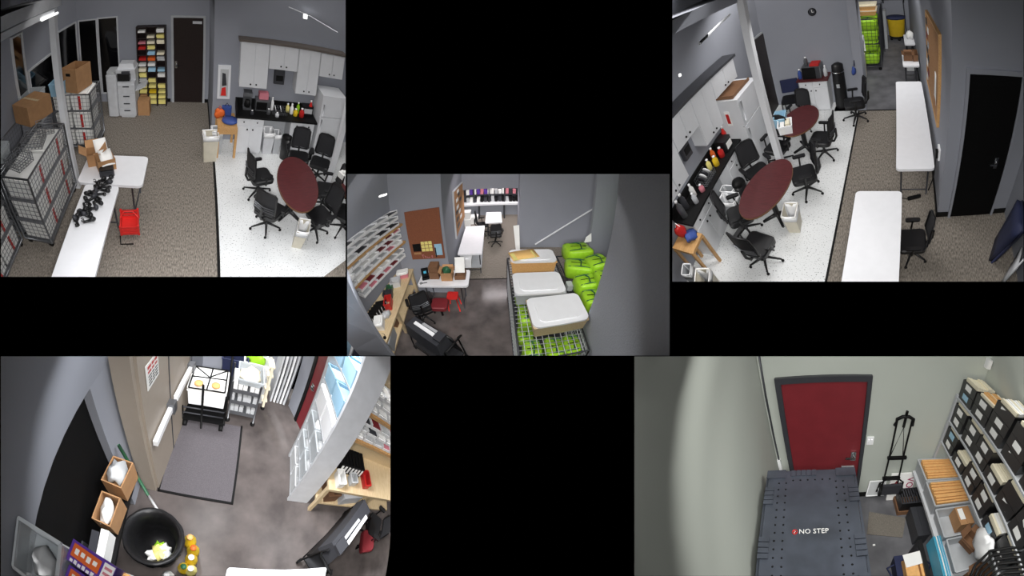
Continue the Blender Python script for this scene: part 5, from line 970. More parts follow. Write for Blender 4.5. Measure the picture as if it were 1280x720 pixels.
    for zz in (.32, .44): m = t.mb(); m.tube([(-.3, -.29, zz), (.3, -.29, zz)], .012, 5); t.add('front_rail', m, 'charcoal')
    tote(R, -.28, 2.8, .47, .5, .5, .3, 'white tub tied down with black cords on the low cart', body='white_plastic', lid='paper', taper=.02)
    t = Thing(R, 'bungee_net', 'black cords crossed over the white tub', 'cord', -.28, 2.8, .82)
    for p, q in (((-.24, -.26), (.24, -.26)), ((-.24, .26), (.24, .26)), ((-.24, -.26), (-.24, .26)), ((.24, -.26), (.24, .26)), ((-.24, .0), (.24, .02)), ((0, -.26), (.02, .26)), ((-.24, .26), (.0, .02)), ((.24, .26), (.0, .02))): m = t.mb(); m.tube([(*p, 0), (*q, 0)], .011, 5); t.add('strand', m, 'dark')
    for k, x in enumerate((-.4, -.17)): t = Thing(R, 'tape_roll', 'tan tape roll on the strapped tub, %s of two' % ('left', 'right')[k], 'tape', x, 2.62, .84); m = t.mb(); m.lathe([(.06, 0), (.06, .025), (.03, .03)], 12); t.solo(m, 'manila')
    t = Thing(R, 'tray_cart', 'steel cart with three tiers of papers beside the strapped tub', 'cart', .25, 2.98, 0)
    for sx in (-1, 1):
        for sy in (-1, 1): m = t.mb(); m.tube([(sx*.2, sy*.24, .06), (sx*.2, sy*.24, .9)], .014, 6); t.add('post', m, 'steel'); m = t.mb(); m.ball((sx*.2, sy*.24, .04), .04, 8, 5); t.add('caster', m, 'dark')
    for zz in (.2, .44, .68): m = t.mb(); m.box(-.2, -.24, zz, .2, .24, zz+.015); m.box(-.2, -.25, zz, .2, -.24, zz+.07); m.box(-.2, .24, zz, .2, .25, zz+.07); t.add('tray', m, 'steel')
    rn = random.Random(9)
    for lv, zz in enumerate((.216, .456, .696)):
        for k in range(5): t = Thing(R, 'envelope_bundle', '%s bundle on the steel cart, %s tier up, %s across' % (('grey', 'grey', 'white')[lv], ORD[lv], ORD[k]), 'bundle', .09+.08*k, 2.98, zz, rn.uniform(-.1, .1), 'bundles on the steel cart'); m = t.mb(); m.box(-.03, -.2, 0, .03, .2, .09+.04*rn.random()); t.solo(m, ['paper_grey', 'paper_grey', 'paper'][lv])
    tote(R, .3, 2.98, .84, .36, .46, .12, 'clear bin of cream papers on top of the steel cart', body='film', lidded=False); t = Thing(R, 'cream_papers', 'loose cream papers in the clear bin on the steel cart', 'paper', .3, 2.98, .86); m = t.mb(); m.blob((0, 0, .05), .18, 7, sc=(.9, 1.1, .4)); t.solo(m, 'cream')
    tote(R, .05, 3.5, .5, .4, .4, .4, 'dark blue tub behind the strapped tub', body='navy', lidded=False); tote(R, .4, 3.5, .6, .4, .36, .3, 'white tub with green goods behind the steel cart', body='white_plastic', lidded=False); t = Thing(R, 'green_goods', 'green packets in the white tub behind the steel cart', 'packet', .4, 3.5, .8); m = t.mb(); m.blob((0, 0, .08), .15, 3); t.solo(m, 'green')
    for k, (x, h) in enumerate(((.05, .5), (.4, .6))): carton(R, x, 3.5, 0, .42, .4, h-.005, 'plain carton under the %s tub at the white wall' % ('dark blue', 'white')[k], opened=False, material=('charcoal', 'paper_grey')[k])
    t = Thing(R, 'slim_rack', 'slim white rack between steel cart and white wall', 'rack', .62, 3.3, 0)
    for sy in (-1, 1): m = t.mb(); m.box(-.02, sy*.14-.02, .08, .02, sy*.14+.02, 1.05); t.add('post', m, 'cream')
    for zz in (.2, .5, .8, 1.0): m = t.mb(); m.box(-.05, -.14, zz, .05, .14, zz+.03); t.add('shelf', m, 'cream')
    for sy in (-1, 1): m = t.mb(); m.ball((0, sy*.14, .04), .04, 8, 5); t.add('caster', m, 'dark')
    for k in range(5):
        x = .78+.065*k; t = Thing(R, 'folded_table', 'folded white table leaning upright, %s from the slim rack' % ORD[k], 'table', x, 3.5, 0, group='folded tables leaning by the red door'); m = MB(); m.sheet([(x, 3.4, .02), (x, 3.8, .02), (x+.06, 3.8, 1.6), (x+.06, 3.4, 1.6)], .035, 1, 4); t.add('top', m, ('light_grey', 'white_plastic')[k % 2]); m = MB(); m.tube([(x+.025, 3.39, .1), (x+.075, 3.39, 1.5)], .01, 5); t.add('folded_leg', m, 'charcoal')
    # grey shelving
    t = Thing(R, 'grey_shelving', 'tall grey shelving with a broad end panel and plastic bins', 'shelving', 1.27, 1.9, 0)
    m = MB(); m.box(1.09, 1.56, 0, 1.45, 1.6, 3.2, .15); t.add('end_panel', m, 'light_grey'); m = MB(); m.box(1.09, 2.3, 0, 1.45, 2.34, 3.1, .2); t.add('end_panel', m, 'grey_plastic'); m = MB(); m.box(1.43, 1.6, 0, 1.45, 2.3, 3.1, .2); t.add('back_panel', m, 'light_grey')
    SH = (.08, .5, .92, 1.36, 1.8, 2.24)
    for zz in SH: m = MB(); m.box(1.1, 1.6, zz-.025, 1.43, 2.3, zz); t.add('shelf', m, 'grey_plastic')
    bins = [(.08, 'paper_grey', 'pale_blue'), (.5, 'film', 'film'), (.92, 'film', 'film'), (1.36, 'white_plastic', 'white_plastic'), (1.8, 'pale_blue', 'pale_blue'), (2.24, 'pale_blue', 'pale_blue')]
    for li, (zz, b, l) in enumerate(bins):
        for k in range(2):
            tote(R, 1.23, 1.78+.34*k, zz+.002, .26, .3, .26 if li != 3 else .3, '%s bin on the grey shelving, %s shelf up, %s the end panel' % ({'paper_grey': 'grey', 'film': 'frosted', 'white_plastic': 'white lidded', 'pale_blue': 'pale blue'}[b], ORD[li], ('next to', 'away from')[k]), body=b, lid=l, lidded=li in (3,), group='bins on the grey shelving', taper=.03)
            if li in (1, 2): t2 = Thing(R, 'packets', 'blue packets in a frosted bin, %s shelf up, %s the end panel' % (ORD[li], ('next to', 'away from')[k]), 'packet', 1.22, 1.78+.34*k, zz+.02, group='packets in the frosted bins'); m = t2.mb(); m.blob((0, 0, .1), .11, li*3+k, sc=(.8, 1, .9)); t2.solo(m, ('blue', 'paper_grey', 'paper_grey', 'paper')[(li+k) % 4])
            if li > 3:
                t2 = Thing(R, 'folded_shirts', 'pale folded goods on the grey shelving, %s shelf up, %s the end panel' % (ORD[li], ('next to', 'away from')[k]), 'stack', 1.2, 1.78+.34*k, zz+.03, group='folded goods on the grey shelving'); m = t2.mb()
                for j in range(4): m.rbox(-.09, -.1, j*.055, .09, .1, j*.055+.05, .03)
                t2.solo(m, ('pale_blue', 'paper')[k])
    # wooden shelving beyond the end panel
    t = Thing(R, 'wood_shelving', 'wooden bench and shelves behind the grey end panel', 'shelving', 2.2, 1.8, 0)
    m = MB(); m.box(1.47, 1.42, .72, 3.6, 2.2, .77, .2); t.add('bench_top', m, 'pale_wood'); m = MB(); m.box(1.47, 1.44, .28, 3.6, 2.1, .32, .2); t.add('lower_shelf', m, 'pale_wood')
    for zz in (1.5, 2.0): m = MB(); m.box(1.47, 1.72, zz-.05, 3.4, 2.1, zz, .2); t.add('shelf', m, 'wood')
    m = MB(); m.box(1.47, 2.1, 0, 3.6, 2.16, 2.9, .2); t.add('back_panel', m, 'pale_wood')
    for x in (1.5, 2.6): m = MB(); m.box(x-.03, 1.44, 0, x+.03, 1.5, .72); t.add('leg', m, 'pale_wood')
    rn = random.Random(21)
    for li, z0 in enumerate((1.51, 2.01)):
        for i in range(6):
            for k in range(3):
                mt = rn.choice(['paper', 'paper', 'dark_red', 'paper_grey', 'pink', 'charcoal']) if li == 0 else 'paper'
                letter_tray(R, T(1.62+.24*i, 1.74, z0+.005+k*.13), .22, .32, '%s tray behind the grey panel, %s shelf, %s tier up, %s across' % ({'dark_red': 'dark red', 'charcoal': 'dark'}.get(mt, CNAME.get(mt)), ('lower', 'upper')[li], ORD[k], ORD[i]), mt, 'paper trays behind the grey panel', h=.08)
    for k in range(7): t = Thing(R, 'ring_binder', 'black binder with white label behind the grey panel, %s across' % ORD[k], 'binder', 1.68+.075*k, 1.85, .775, pi/2, 'black binders behind the grey panel'); m = t.mb(); m.box(-.15, -.03, 0, .13, .03, .22); t.add('cover', m, 'dark'); m = t.mb(); m.box(-.155, -.02, .04, -.15, .02, .18); t.add('spine_label', m, 'paper')
    for x, y, z_, w_, d_, h_, mt, lab in ((2.3, 1.65, .775, .16, .24, .12, 'red', 'red plastic basket on the bench behind the grey panel'), (1.66, 1.56, .775, .13, .2, .14, 'paper', 'upright white box on the bench behind the grey panel'), (1.95, 1.6, .775, .14, .14, .12, 'paper_grey', 'crumpled pale packet on the bench behind the grey panel'), (2.15, 1.62, .325, .5, .3, .24, 'light_grey', 'frosted bin on the lower wooden shelf'), (1.72, 1.62, .325, .26, .3, .22, 'cardboard_dark', 'brown carton on the lower wooden shelf')): tote(R, x, y, z_, w_, d_, h_, lab, rz=.15, body=mt, lidded=mt == 'light_grey', lid='light_grey', taper=.03)
    equipment_cart(R, (2.0, .86), (-.74, -.67), 1.2, .46, .8, 'black folding cart with dark scanner machine near the wooden bench', flip=-1)
    office_chair(R, 2.95, 1.05, 1.2, 'dark chair at the right edge beside the scanner cart', .9)
    t = Thing(R, 'seat_pad', 'dark red chair seat beside the scanner cart', 'cushion', 2.75, .8, .35); m = t.mb(); m.rbox(-.2, -.2, 0, .2, .2, .08, .08, inset=.1); t.add('pad', m, 'dark_red'); m = t.mb(); m.lathe([(.03, -.35), (.03, 0)], 8); t.add('post', m, 'dark')
    folding_table(R, .3, -.6, 1.57, .39, .74, 'white table cut by the bottom edge of the delivery entrance', r=.03)
    # bin, jugs, pole
    t = Thing(R, 'trash_can', 'large round black trash can with a crumpled liner', 'bin', -.46, .53, 0); r = .28; h = .92
    m = t.mb(); m.lathe([(.2, 0), (.22, .02), (r-.01, h-.06), (r, h)], 24); t2 = MB(); 
    m = t.mb(); V = []; F = []; n = 24; prof = [(.2, .02), (.24, .45), (r, h), (r-.02, h), (.22, .45), (.19, .05), (.0, .05)]
    for rr, zz in prof:
        for j in range(n): V.append((rr*cos(2*pi*j/n), rr*sin(2*pi*j/n), zz))
    for i in range(len(prof)-1):
        for j in range(n): F.append((i*n+j, i*n+(j+1) % n, (i+1)*n+(j+1) % n, (i+1)*n+j))
    m.add(V, F, True); t.add('body', m, 'black_plastic')
    m = t.mb(); V = []; F = []; rn = random.Random(6); n = 40
    for i, (rr, zz) in enumerate(((r+.02, h-.14), (r+.025, h-.05), (r+.012, h+.012), (r-.015, h), (r-.05, h-.1), (r-.06, h-.3))):
        for j in range(n): q = 1+(.025*rn.uniform(-1, 1) if i != 2 else .008*rn.uniform(-1, 1)); V.append((rr*q*cos(2*pi*j/n), rr*q*sin(2*pi*j/n), zz+(.02*rn.uniform(-1, 1) if i in (0, 5) else 0)))
    for i in range(5):
        for j in range(n): F.append((i*n+j, i*n+(j+1) % n, (i+1)*n+(j+1) % n, (i+1)*n+j))
    m.add(V, F, True); t.add('liner', m, 'black_plastic')
    for k, (x, y, s, mt) in enumerate(((-.4, .45, .09, 'pale_yellow'), (-.47, .4, .07, 'paper'), (-.36, .5, .07, 'paper'), (-.42, .52, .06, 'green'), (-.34, .42, .06, 'paper_grey'))): t = Thing(R, 'crumpled_wrapper', '%s crumpled wrapper inside the black trash can' % ('pale yellow', 'small white', 'larger white', 'green', 'grey')[k], 'wrapper', x, y, .5); m = t.mb(); m.blob((0, 0, .06), s, k+2, .4); t.solo(m, mt)
    for k, (x, y, mt, cp, lab) in enumerate(((-.14, .74, 'yellow', 'manila', 'yellow jug farthest from the camera beside the trash can'), (-.08, .62, 'yellow', 'orange', 'yellow jug with an orange cap beside the trash can'), (-.08, .5, 'yellow', 'white_plastic', 'yellow jug with a white cap beside the trash can'), (-.14, .37, 'yellow', 'dark_green', 'yellow jug with a green cap beside the trash can'), (-.06, .36, 'pale_yellow', 'white_plastic', 'pale jug with a white cap at the trash can foot'), (-.3, .22, 'paper', 'white_plastic', 'white bottle below the trash can rim'))): bottle(R, x, y, 0, .42, .075, mt, lab, 'jugs beside the trash can', cp, 'jug', 'jug')
    t = Thing(R, 'broom', 'broom with a green and white handle behind the trash can', 'broom', -.6, 1.0, 0); m = MB(); m.tube([(-.9, 1.2, 1.3), (-.66, 1.06, .62)], .018, 6); t.add('upper_handle', m, 'dark_green'); m = MB(); m.tube([(-.66, 1.06, .62), (-.5, .96, .12)], .018, 6); t.add('lower_handle', m, 'white_plastic'); m = MB(); m.box(-.62, .9, .0, -.4, 1.02, .14); t.add('head', m, 'dark')
    t = Thing(R, 'support_ledge', 'added black support ledge in front of the recessed black door', 'ledge', -.82, .6, 1.0); m = MB(); m.box(-.95, .02, .98, -.72, 1.1, 1.03); t.add('board', m, 'dark'); m = MB(); m.box(-.95, .1, .8, -.92, .14, .98); t.add('bracket', m, 'dark'); m = MB(); m.box(-.95, 1.0, .8, -.92, 1.04, .98); t.add('bracket', m, 'dark')  # ledge added as a support for the cartons, none seen in the image
    carton(R, -.82, .93, 1.035, .22, .26, .28, 'open carton with a clear bag, farther one on the black ledge', rz=-.15, flaps=0); t = Thing(R, 'clear_bag', 'clear bag bulging from the farther carton on the ledge', 'bag', -.82, .93, 1.2); m = t.mb(); m.blob((0, 0, .1), .12, 5, sc=(.8, .9, .8)); t.solo(m, 'paper_grey')
    carton(R, -.83, .58, 1.035, .2, .28, .26, 'open carton holding a white bag, nearer one on the black ledge', rz=-.1, flaps=0); t = Thing(R, 'white_bag', 'long white bag lying in the nearer carton on the ledge', 'bag', -.83, .58, 1.14); m = t.mb(); m.blob((0, 0, .09), .11, 9, sc=(.6, 1.2, .8)); t.solo(m, 'paper')
    for k, (x, y, mt) in enumerate(((-.8, .26, 'paper'), (-.89, .22, 'charcoal'))): t = Thing(R, 'paper_ream', ('white', 'dark')[k]+' stack of paper at the near end of the black ledge', 'paper', x, y, 1.035); m = t.mb(); m.box(-.04, -.14, 0, .04, .14, .22); t.solo(m, mt)
    # high shelf in the near corner
    t = Thing(R, 'high_shelf', 'white shelf board in the lower left corner near the ceiling', 'shelf', -.5, -.2, 2.16); m = MB(); m.sheet([(-.98, -.6, 2.17), (-.05, -.6, 2.17), (-.1, .03, 2.17), (-.98, .06, 2.17)], .03, 6, 4); t.add('board', m, 'white_plastic')
    tote(R, -.72, -.12, 2.19, .34, .3, .22, 'clear plastic bin of crumpled film on the high shelf', body='film', lidded=False, taper=.02); t = Thing(R, 'plastic_film', 'crumpled film inside the clear bin on the high shelf', 'film', -.68, -.12, 2.2); m = t.mb(); m.blob((-.02, 0, .1), .1, 4, .2, sc=(1, 1, .7)); t.solo(m, 'paper_grey')
    for k, y in enumerate((.005, -.13)):
        t = Thing(R, 'purple_carton', 'purple carton with an orange panel on the high shelf, %s' % ('behind the other', 'in front')[k], 'carton', -.4, y, 2.19, -.22, 'purple cartons on the high shelf', 1.18); m = t.mb(); m.box(-.12, -.05, 0, .08, .05, .12); t.add('body', m, 'purple'); m = t.mb(); m.box(-.105, -.02, .12, .025, .04, .123); p = t.add('orange_panel', m, 'orange')
        for i in range(4): m = t.mb(); m.box(-.09+.028*i, -.002+.006*(i % 2), .123, -.072+.028*i, .024, .1245); t.add('letter_stroke', m, 'paper', p)
        for i in range(7): m = t.mb(); m.box(-.1+.02*i, -.044, .12, -.086+.02*i, -.03+.005*(i % 2), .123); t.add('letter_stroke', m, 'paper')
        m = t.mb(); m.box(.035, -.045, .12, .078, .045, .123); t.add('white_panel', m, 'paper')
        for i in range(3): m = t.mb(); m.box(.042, -.03+.024*i, .123, .072, -.018+.024*i, .1245); t.add('red_stroke', m, 'pink')
    t = Thing(R, 'kraft_envelope', 'tan padded envelope at the right end of the high shelf', 'envelope', -.22, -.08, 2.19, -.2); m = t.mb(); m.sheet([(-.1, -.1, .01), (.1, -.1, .01), (.1, .1, .01), (-.1, .1, .01)], .02, 4, 4, bow=.01); t.solo(m, 'manila')
room_four()
# =================================================================== ROOM 5: storeroom with the road case and file boxes
def room_five():
    R = R5
    m = MB(); m.box(-.7, -.6, -.05, 2.4, 2.3, 0, .2); struct(R, 'floor_concrete', m, 'concrete_grey', 'dark grey floor of the storeroom', 'floor')
    m = MB(); m.box(-.75, -1, 0, -.62, 2.3, 3.6, .2); struct(R, 'wall_left', m, 'wall_cream', 'plain cream wall left of the red door', 'wall')
    m = MB(); m.box(-.75, 2.25, 0, -.46, 2.36, 3.4, .2); m.box(.57, 2.25, 0, 2.4, 2.36, 3.4, .2); m.box(-.46, 2.25, 2.18, .57, 2.36, 3.4, .2); struct(R, 'wall_back', m, 'wall_cream', 'cream wall around the dark red storeroom door', 'wall')
    m = MB(); m.box(2.08, -.8, 0, 2.2, 2.3, 3.6, .2); struct(R, 'wall_right', m, 'wall_cream', 'cream wall behind the file box rack', 'wall')
    m = MB(); m.box(.57, 2.23, 0, .72, 2.25, .1); m.box(1.0, 2.23, 0, 1.3, 2.25, .1); struct(R, 'baseboard_back', m, 'dark', 'short black skirting beside the red door', 'baseboard')
    m = MB(); m.box(-.46, 2.2, 0, -.4, 2.27, 2.18, .2); m.box(.52, 2.2, 0, .57, 2.27, 2.18, .2); m.box(-.46, 2.2, 2.11, .57, 2.27, 2.18, .2); d = struct(R, 'door_8', m, 'charcoal', 'dark red door in a dark grey frame', 'door')
    m = MB(); m.box(-.4, 2.235, .01, .52, 2.28, 2.11, .2); piece(R, 'door_leaf', m, 'dark_red', d)
    m = MB(); m.box(.4, 2.215, .9, .47, 2.235, 1.06); m.tube([(.44, 2.22, 1.0), (.44, 2.16, 1.0), (.32, 2.16, 1.0)], .016, 6); piece(R, 'door_handle', m, 'chrome', d); m = MB(); m.box(.28, 2.225, .72, .46, 2.235, .78); piece(R, 'kick_plate', m, 'grey_plastic', d)
    t = Thing(R, 'light_switch', 'white double light switch beside the red door', 'switch', .64, 2.24, 1.18); m = MB(); m.box(.6, 2.235, 1.17, .69, 2.25, 1.3); t.add('plate', m, 'white_plastic')
    for x in (.625, .665): m = MB(); m.box(x-.01, 2.225, 1.21, x+.01, 2.236, 1.26); t.add('rocker', m, 'white_plastic')
    t = Thing(R, 'wall_conduit', 'thin dark conduit running down the wall corner', 'conduit', -.57, 2.22, .6); m = MB(); m.tube([(-.585, 2.22, 2.6), (-.585, 2.22, .75)], .012, 6); t.add('pipe', m, 'charcoal'); m = MB(); m.box(-.61, 2.2, .78, -.565, 2.24, .98); t.add('junction_box', m, 'white_plastic')
    t = Thing(R, 'motion_sensor', 'small white sensor high on the cream wall in the corner', 'sensor', 1.98, 2.2, 2.55); m = MB(); m.rbox(1.97, 2.16, 2.44, 2.05, 2.24, 2.56, .02); t.solo(m, 'white_plastic')
    # road case
    x0, x1, y0, y1, zt = -.555, .335, -.25, 1.56, 1.5
    t = Thing(R, 'road_case', 'big black wheeled equipment case marked NO STEP', 'case', -.11, .7, 0)
    m = MB(); m.box(x0+.03, y0, .12, x1-.03, y1-.03, 1.3, .2); t.add('body', m, 'case_grey')
    m = MB(); m.box(x0, y0-.02, 1.3, x1, y1, zt-.03, .2); m.box(x0+.02, y0, zt-.03, x1-.02, y1-.02, zt, .15, top=(.012, .012)); lid = t.add('lid', m, 'case_grey')
    for sx in (x0+.1, x1-.1):
        for y in (0, 1.35): m = MB(); m.lathe([(.06, -.025), (.06, .025)], 12, T(sx, y, .06)@RY(pi/2)); t.add('caster', m, 'dark')
    def pad(a0, b0, a1, b1): m = MB(); m.box(a0, b0, zt-.005, a1, b1, zt+.012, .2); t.add('rib_pad', m, 'case_grey', lid)
    for yb in (1.14, .62, .28):
        for j in range(4):
            pad(x0+.012, yb+.05*j, x0+.1, yb+.05*j+.042); pad(x1-.1, yb+.05*j, x1-.012, yb+.05*j+.042)
    for k in range(5): pad(-.3+.05*k, y1-.1, -.26+.05*k, y1-.03)
    pad(x0+.01, y1-.12, x0+.2, y1-.02); pad(x1-.2, y1-.12, x1-.01, y1-.02)
    for xx_ in (x0+.14, x0+.21, x1-.14, x1-.21):
        for k in range(17): y = .18+.075*k; m = MB(); m.lathe([(.009, zt), (.009, zt+.002)], 8, T(xx_, y, 0)); t.add('rivet', m, 'dark', lid)
    for k in range(6): m = MB(); m.lathe([(.009, zt), (.009, zt+.002)], 8, T(-.28+.07*k, y1-.15, 0)); t.add('rivet', m, 'dark', lid)
    V, F = text_mesh('NO STEP', .062); m = MB(); m.add(V, F, t=T(-.09, .86, zt+.003)); t.add('lettering', m, 'paper', lid)
    m = MB(); m.tube([(.02*cos(a)-.245, .02*sin(a)+.86, zt+.003) for a in np.linspace(0, 2*pi, 14)], .0035, 5); m.tube([(-.259, .874, zt+.003), (-.231, .846, zt+.003)], .005, 5); t.add('no_step_symbol', m, 'bright_red', lid)
    m = MB(); m.ball((-.245, .86, zt+.002), .012, 8, 5, sc=(.7, 1, .2)); t.add('shoe_mark', m, 'paper', lid)
    # rack of file boxes
    t = Thing(R, 'file_rack', 'steel rack of black file boxes along the cream wall', 'rack', 1.86, 1.0, 0); LV = (1.26, 1.62, 1.99)
    for zz in LV: m = MB(); m.box(1.67, -.4, zz-.02, 2.06, 2.22, zz, .2); t.add('shelf', m, 'grey_plastic'); 
    for y in (2.2, -.3):
        for x in (1.68, 2.05): m = MB(); m.box(x-.015, y-.02, 0, x+.015, y+.02, 2.02, .3); t.add('upright', m, 'grey_plastic')
    rn = random.Random(13); fills = ['manila', 'cream', 'paper', 'manila', 'cream', 'pink']
    names = {.55: 'lowest', .92: 'second', 1.26: 'middle', 1.62: 'fourth', 1.99: 'top'}
    def filebox(y, z, h, shelf, i, k, top, fill, nstack):
        pos = '' if nstack == 1 else (', bottom of stack' if k == 0 else (', top of stack' if k == nstack-1 else ', middle of stack'))
        t = Thing(R, 'file_box', 'black file box on the %s rack shelf, %s from the red door%s' % (names[shelf], ORD[i], pos), 'file box', 1.86, y, z, rn.uniform(-.04, .04), 'black file boxes on the rack')
        w_, d_ = .34, .29; m = t.mb(); e = .012
        m.box(-w_/2, -d_/2, 0, w_/2, d_/2, e); m.box(-w_/2, -d_/2, 0, w_/2, -d_/2+e, h); m.box(-w_/2, d_/2-e, 0, w_/2, d_/2, h); m.box(-w_/2, -d_/2, 0, -w_/2+e, d_/2, h); m.box(w_/2-e, -d_/2, 0, w_/2, d_/2, h); t.add('body', m, 'black_plastic')
        m = t.mb(); m.box(-w_/2-.005, -.06, h*.3, -w_/2, .06, h*.85); t.add('label_card', m, 'paper' if rn.random() < .85 else 'pale_blue')
        if top:
            for j in range(7): m = t.mb(); xx_ = -w_/2+.03+j*.042; m.box(xx_, -d_/2+.02, .02, xx_+.034, d_/2-.02, h+.02+.02*rn.random()); t.add('folder', m, fill if j % 3 else 'cream')
        else: m = t.mb(); m.box(-w_/2, -d_/2, h-.01, w_/2, d_/2, h); t.add('lid', m, 'black_plastic')
    for shelf, ys, st, h in ((1.99, [2.04, 1.72, 1.4, 1.06, .7, .34, 0], [2, 2, 3, 3, 2, 2, 2], .125), (1.62, [2.04, 1.7, 1.42, 1.12, .8, .48, .16], [2, 2, 2, 1, 2, 2, 2], .14), (1.26, [2.02, 1.7, 1.38, 1.06, .74, .42, .1], [2, 1, 2, 2, 1, 2, 2], .14)):
        for i, (y, n) in enumerate(zip(ys, st)):
            for k in range(n): filebox(y, shelf+.003+k*(h+.004), h, shelf, i, k, k == n-1, rn.choice(fills), n)
    # bench with totes
    folding_table(R, 1.36, .1, 2.02, 2.15, .7, 'grey bench of totes under the file box rack', 'light_grey', r=.02)
    def folder_tote(x, y, w_, d_, lab, lab2, mt='manila'):
        tote(R, x, y, .705, w_, d_, .22, lab, body='grey_plastic', lidded=False, taper=.02)
        for k in range(9): t = Thing(R, 'hanging_folder', 'tan folder in the %s, %s from the front' % (lab2, ORD[k]), 'folder', x, y-d_/2+.03+k*(d_-.05)/9, .72, 0, 'folders in the %s' % lab2); m = t.mb(); m.box(-w_*.44, 0, 0, w_*.44, .028, .205+.012*(k % 3)); t.solo(m, mt)
    folder_tote(1.7, 1.97, .6, .38, 'grey tote of tan folders nearest the red door wall', 'tote nearest the red door wall'); folder_tote(1.68, 1.55, .58, .38, 'grey tote of tan folders second from the red door wall', 'second grey tote')
    tote(R, 1.68, 1.13, .705, .56, .38, .18, 'empty grey tote with a small carton on the bench', body='grey_plastic', lidded=False); carton(R, 1.76, 1.16, .73, .22, .26, .2, 'brown carton with a white label in the third grey tote', opened=False); t = Thing(R, 'white_label', 'white label on the carton in the third grey tote', 'label', 1.72, 1.18, .94); m = t.mb(); m.box(-.05, -.08, 0, .03, .08, .006); t.solo(m, 'paper')
    tote(R, 1.7, .7, .705, .52, .42, .14, 'grey tote under the open brown carton on the bench', body='grey_plastic', lidded=False); carton(R, 1.72, .8, .85, .2, .22, .12, 'open brown carton tipped on the fourth grey tote', rz=.5, flaps=.4, material='cardboard_dark'); carton(R, 1.72, .36, .72, .22, .22, .16, 'dark brown carton at the near end of the bench', rz=.2, flaps=.3, material='cardboard_dark')
    for k in range(6): t = Thing(R, 'cyan_folder', 'bright blue folder standing at the bench edge, %s from the aisle' % ORD[k], 'folder', 1.315+.018*k, .68, .5, 0, 'bright blue folders at the bench edge'); m = t.mb(); m.box(-.006, -.34, 0, .006, .34, .26); t.solo(m, ('cyan', 'cyan', 'paper', 'cyan', 'pale_blue', 'cyan')[k])
    t = Thing(R, 'side_bin', 'black slotted bin hanging on the bench side', 'bin', 1.28, .72, .0); m = t.mb(); m.box(-.06, -.4, .0, .0, .4, .48); t.add('body', m, 'black_plastic')
    for k in range(5): m = t.mb(); m.box(-.066, -.36+.15*k, .1, -.06, -.28+.15*k, .42); t.add('slot', m, 'charcoal')
    carton(R, 1.42, 1.5, 0, .2, .5, .3, 'grey carton on the floor under the bench', opened=False, material='charcoal')
    t = Thing(R, 'paper_roll', 'white plastic sheet bulging from the rack near the black cables', 'sheet', 1.62, .62, 1.1); m = t.mb(); m.blob((0, 0, .14), .16, 4, .3, sc=(.5, 1.0, 1.0)); t.solo(m, 'white_plastic')
    # by the back wall
    t = Thing(R, 'hand_truck', 'folded black hand truck leaning on the cream wall', 'hand truck', 1.05, 2.15, 0)
    for s in (-1, 1): m = MB(); m.tube([(1.04+s*.1, 2.2, 1.62), (1.04+s*.1, 2.18, 1.2), (1.04+s*.12, 2.12, .5), (1.05+s*.16, 2.08, .22)], .014, 6); t.add('side_rail', m, 'dark')
    m = MB(); m.tube([(.92, 2.2, 1.52), (.93, 2.19, 1.62), (1.0, 2.19, 1.66), (1.08, 2.19, 1.66), (1.15, 2.19, 1.62), (1.16, 2.2, 1.52)], .024, 6); t.add('grip', m, 'dark')
    m = MB(); m.tube([(1.04, 2.19, 1.74), (1.04, 2.19, 1.5)], .02, 6); t.add('latch', m, 'dark')
    for zz in (.98, .55): m = MB(); m.box(.9, 2.12, zz, 1.18, 2.16, zz+.04); t.add('cross_bar', m, 'dark')
    m = MB(); m.tube([(.94, 2.17, .98), (1.04, 2.18, 1.5), (1.14, 2.17, .98)], .008, 5); t.add('elastic_cord', m, 'dark')
    for s in (-1, 1): m = MB(); m.lathe([(.1, -.02), (.1, .02)], 16, T(1.05+s*.17, 2.08, .36)@RY(pi/2)@RX(.2)); w_ = t.add('wheel', m, 'dark'); m = MB(); m.lathe([(.05, -.026), (.05, .026)], 12, T(1.05+s*.17, 2.08, .36)@RY(pi/2)); t.add('hub', m, 'grey_plastic', w_)
    m = MB(); m.tube([(.84, 2.1, .3), (.86, 2.1, .5), (.95, 2.1, .58), (1.15, 2.1, .58), (1.24, 2.1, .5), (1.26, 2.1, .3)], .014, 6); t.add('wheel_guard', m, 'dark'); m = MB(); m.box(.9, 2.02, .3, 1.2, 2.06, .52); t.add('toe_plate', m, 'charcoal')
    t = Thing(R, 'framed_sheet', 'white framed sheet leaning beside the red door', 'frame', .84, 2.18, .12); m = MB(); m.sheet([(.7, 2.16, .12), (1.0, 2.16, .12), (1.0, 2.22, .42), (.74, 2.22, .42)], .016); t.add('sheet', m, 'paper_grey')
    for p, q in (((.7, .12), (1.0, .12)), ((.74, .42), (1.0, .42)), ((.7, .12), (.74, .42)), ((1.0, .12), (1.0, .42))): m = MB(); m.tube([(p[0], 2.15+.06*(p[1]-.12)/.3, p[1]), (q[0], 2.15+.06*(q[1]-.12)/.3, q[1])], .011, 4); t.add('rail', m, 'white_plastic')
    t = Thing(R, 'vote_bag', 'white paper bag with dark red letters behind the black crate', 'bag', 1.3, 2.18, 0); m = MB(); m.sheet([(1.06, 2.13, 0), (1.48, 2.13, 0), (1.48, 2.21, .58), (1.06, 2.21, .58)], .03, 2, 3); t.add('body', m, 'paper')
    V, F = text_mesh('VOTE', .17); m = MB(); m.add(V, F, t=T(1.38, 2.12, .34)@RX(pi/2-.14)@RZ(-pi/2)); t.add('lettering', m, 'purple_red')
    P = []
    for k in range(10): rr = .085 if k % 2 == 0 else .04; P.append((rr*sin(pi*k/5), rr*cos(pi*k/5)))
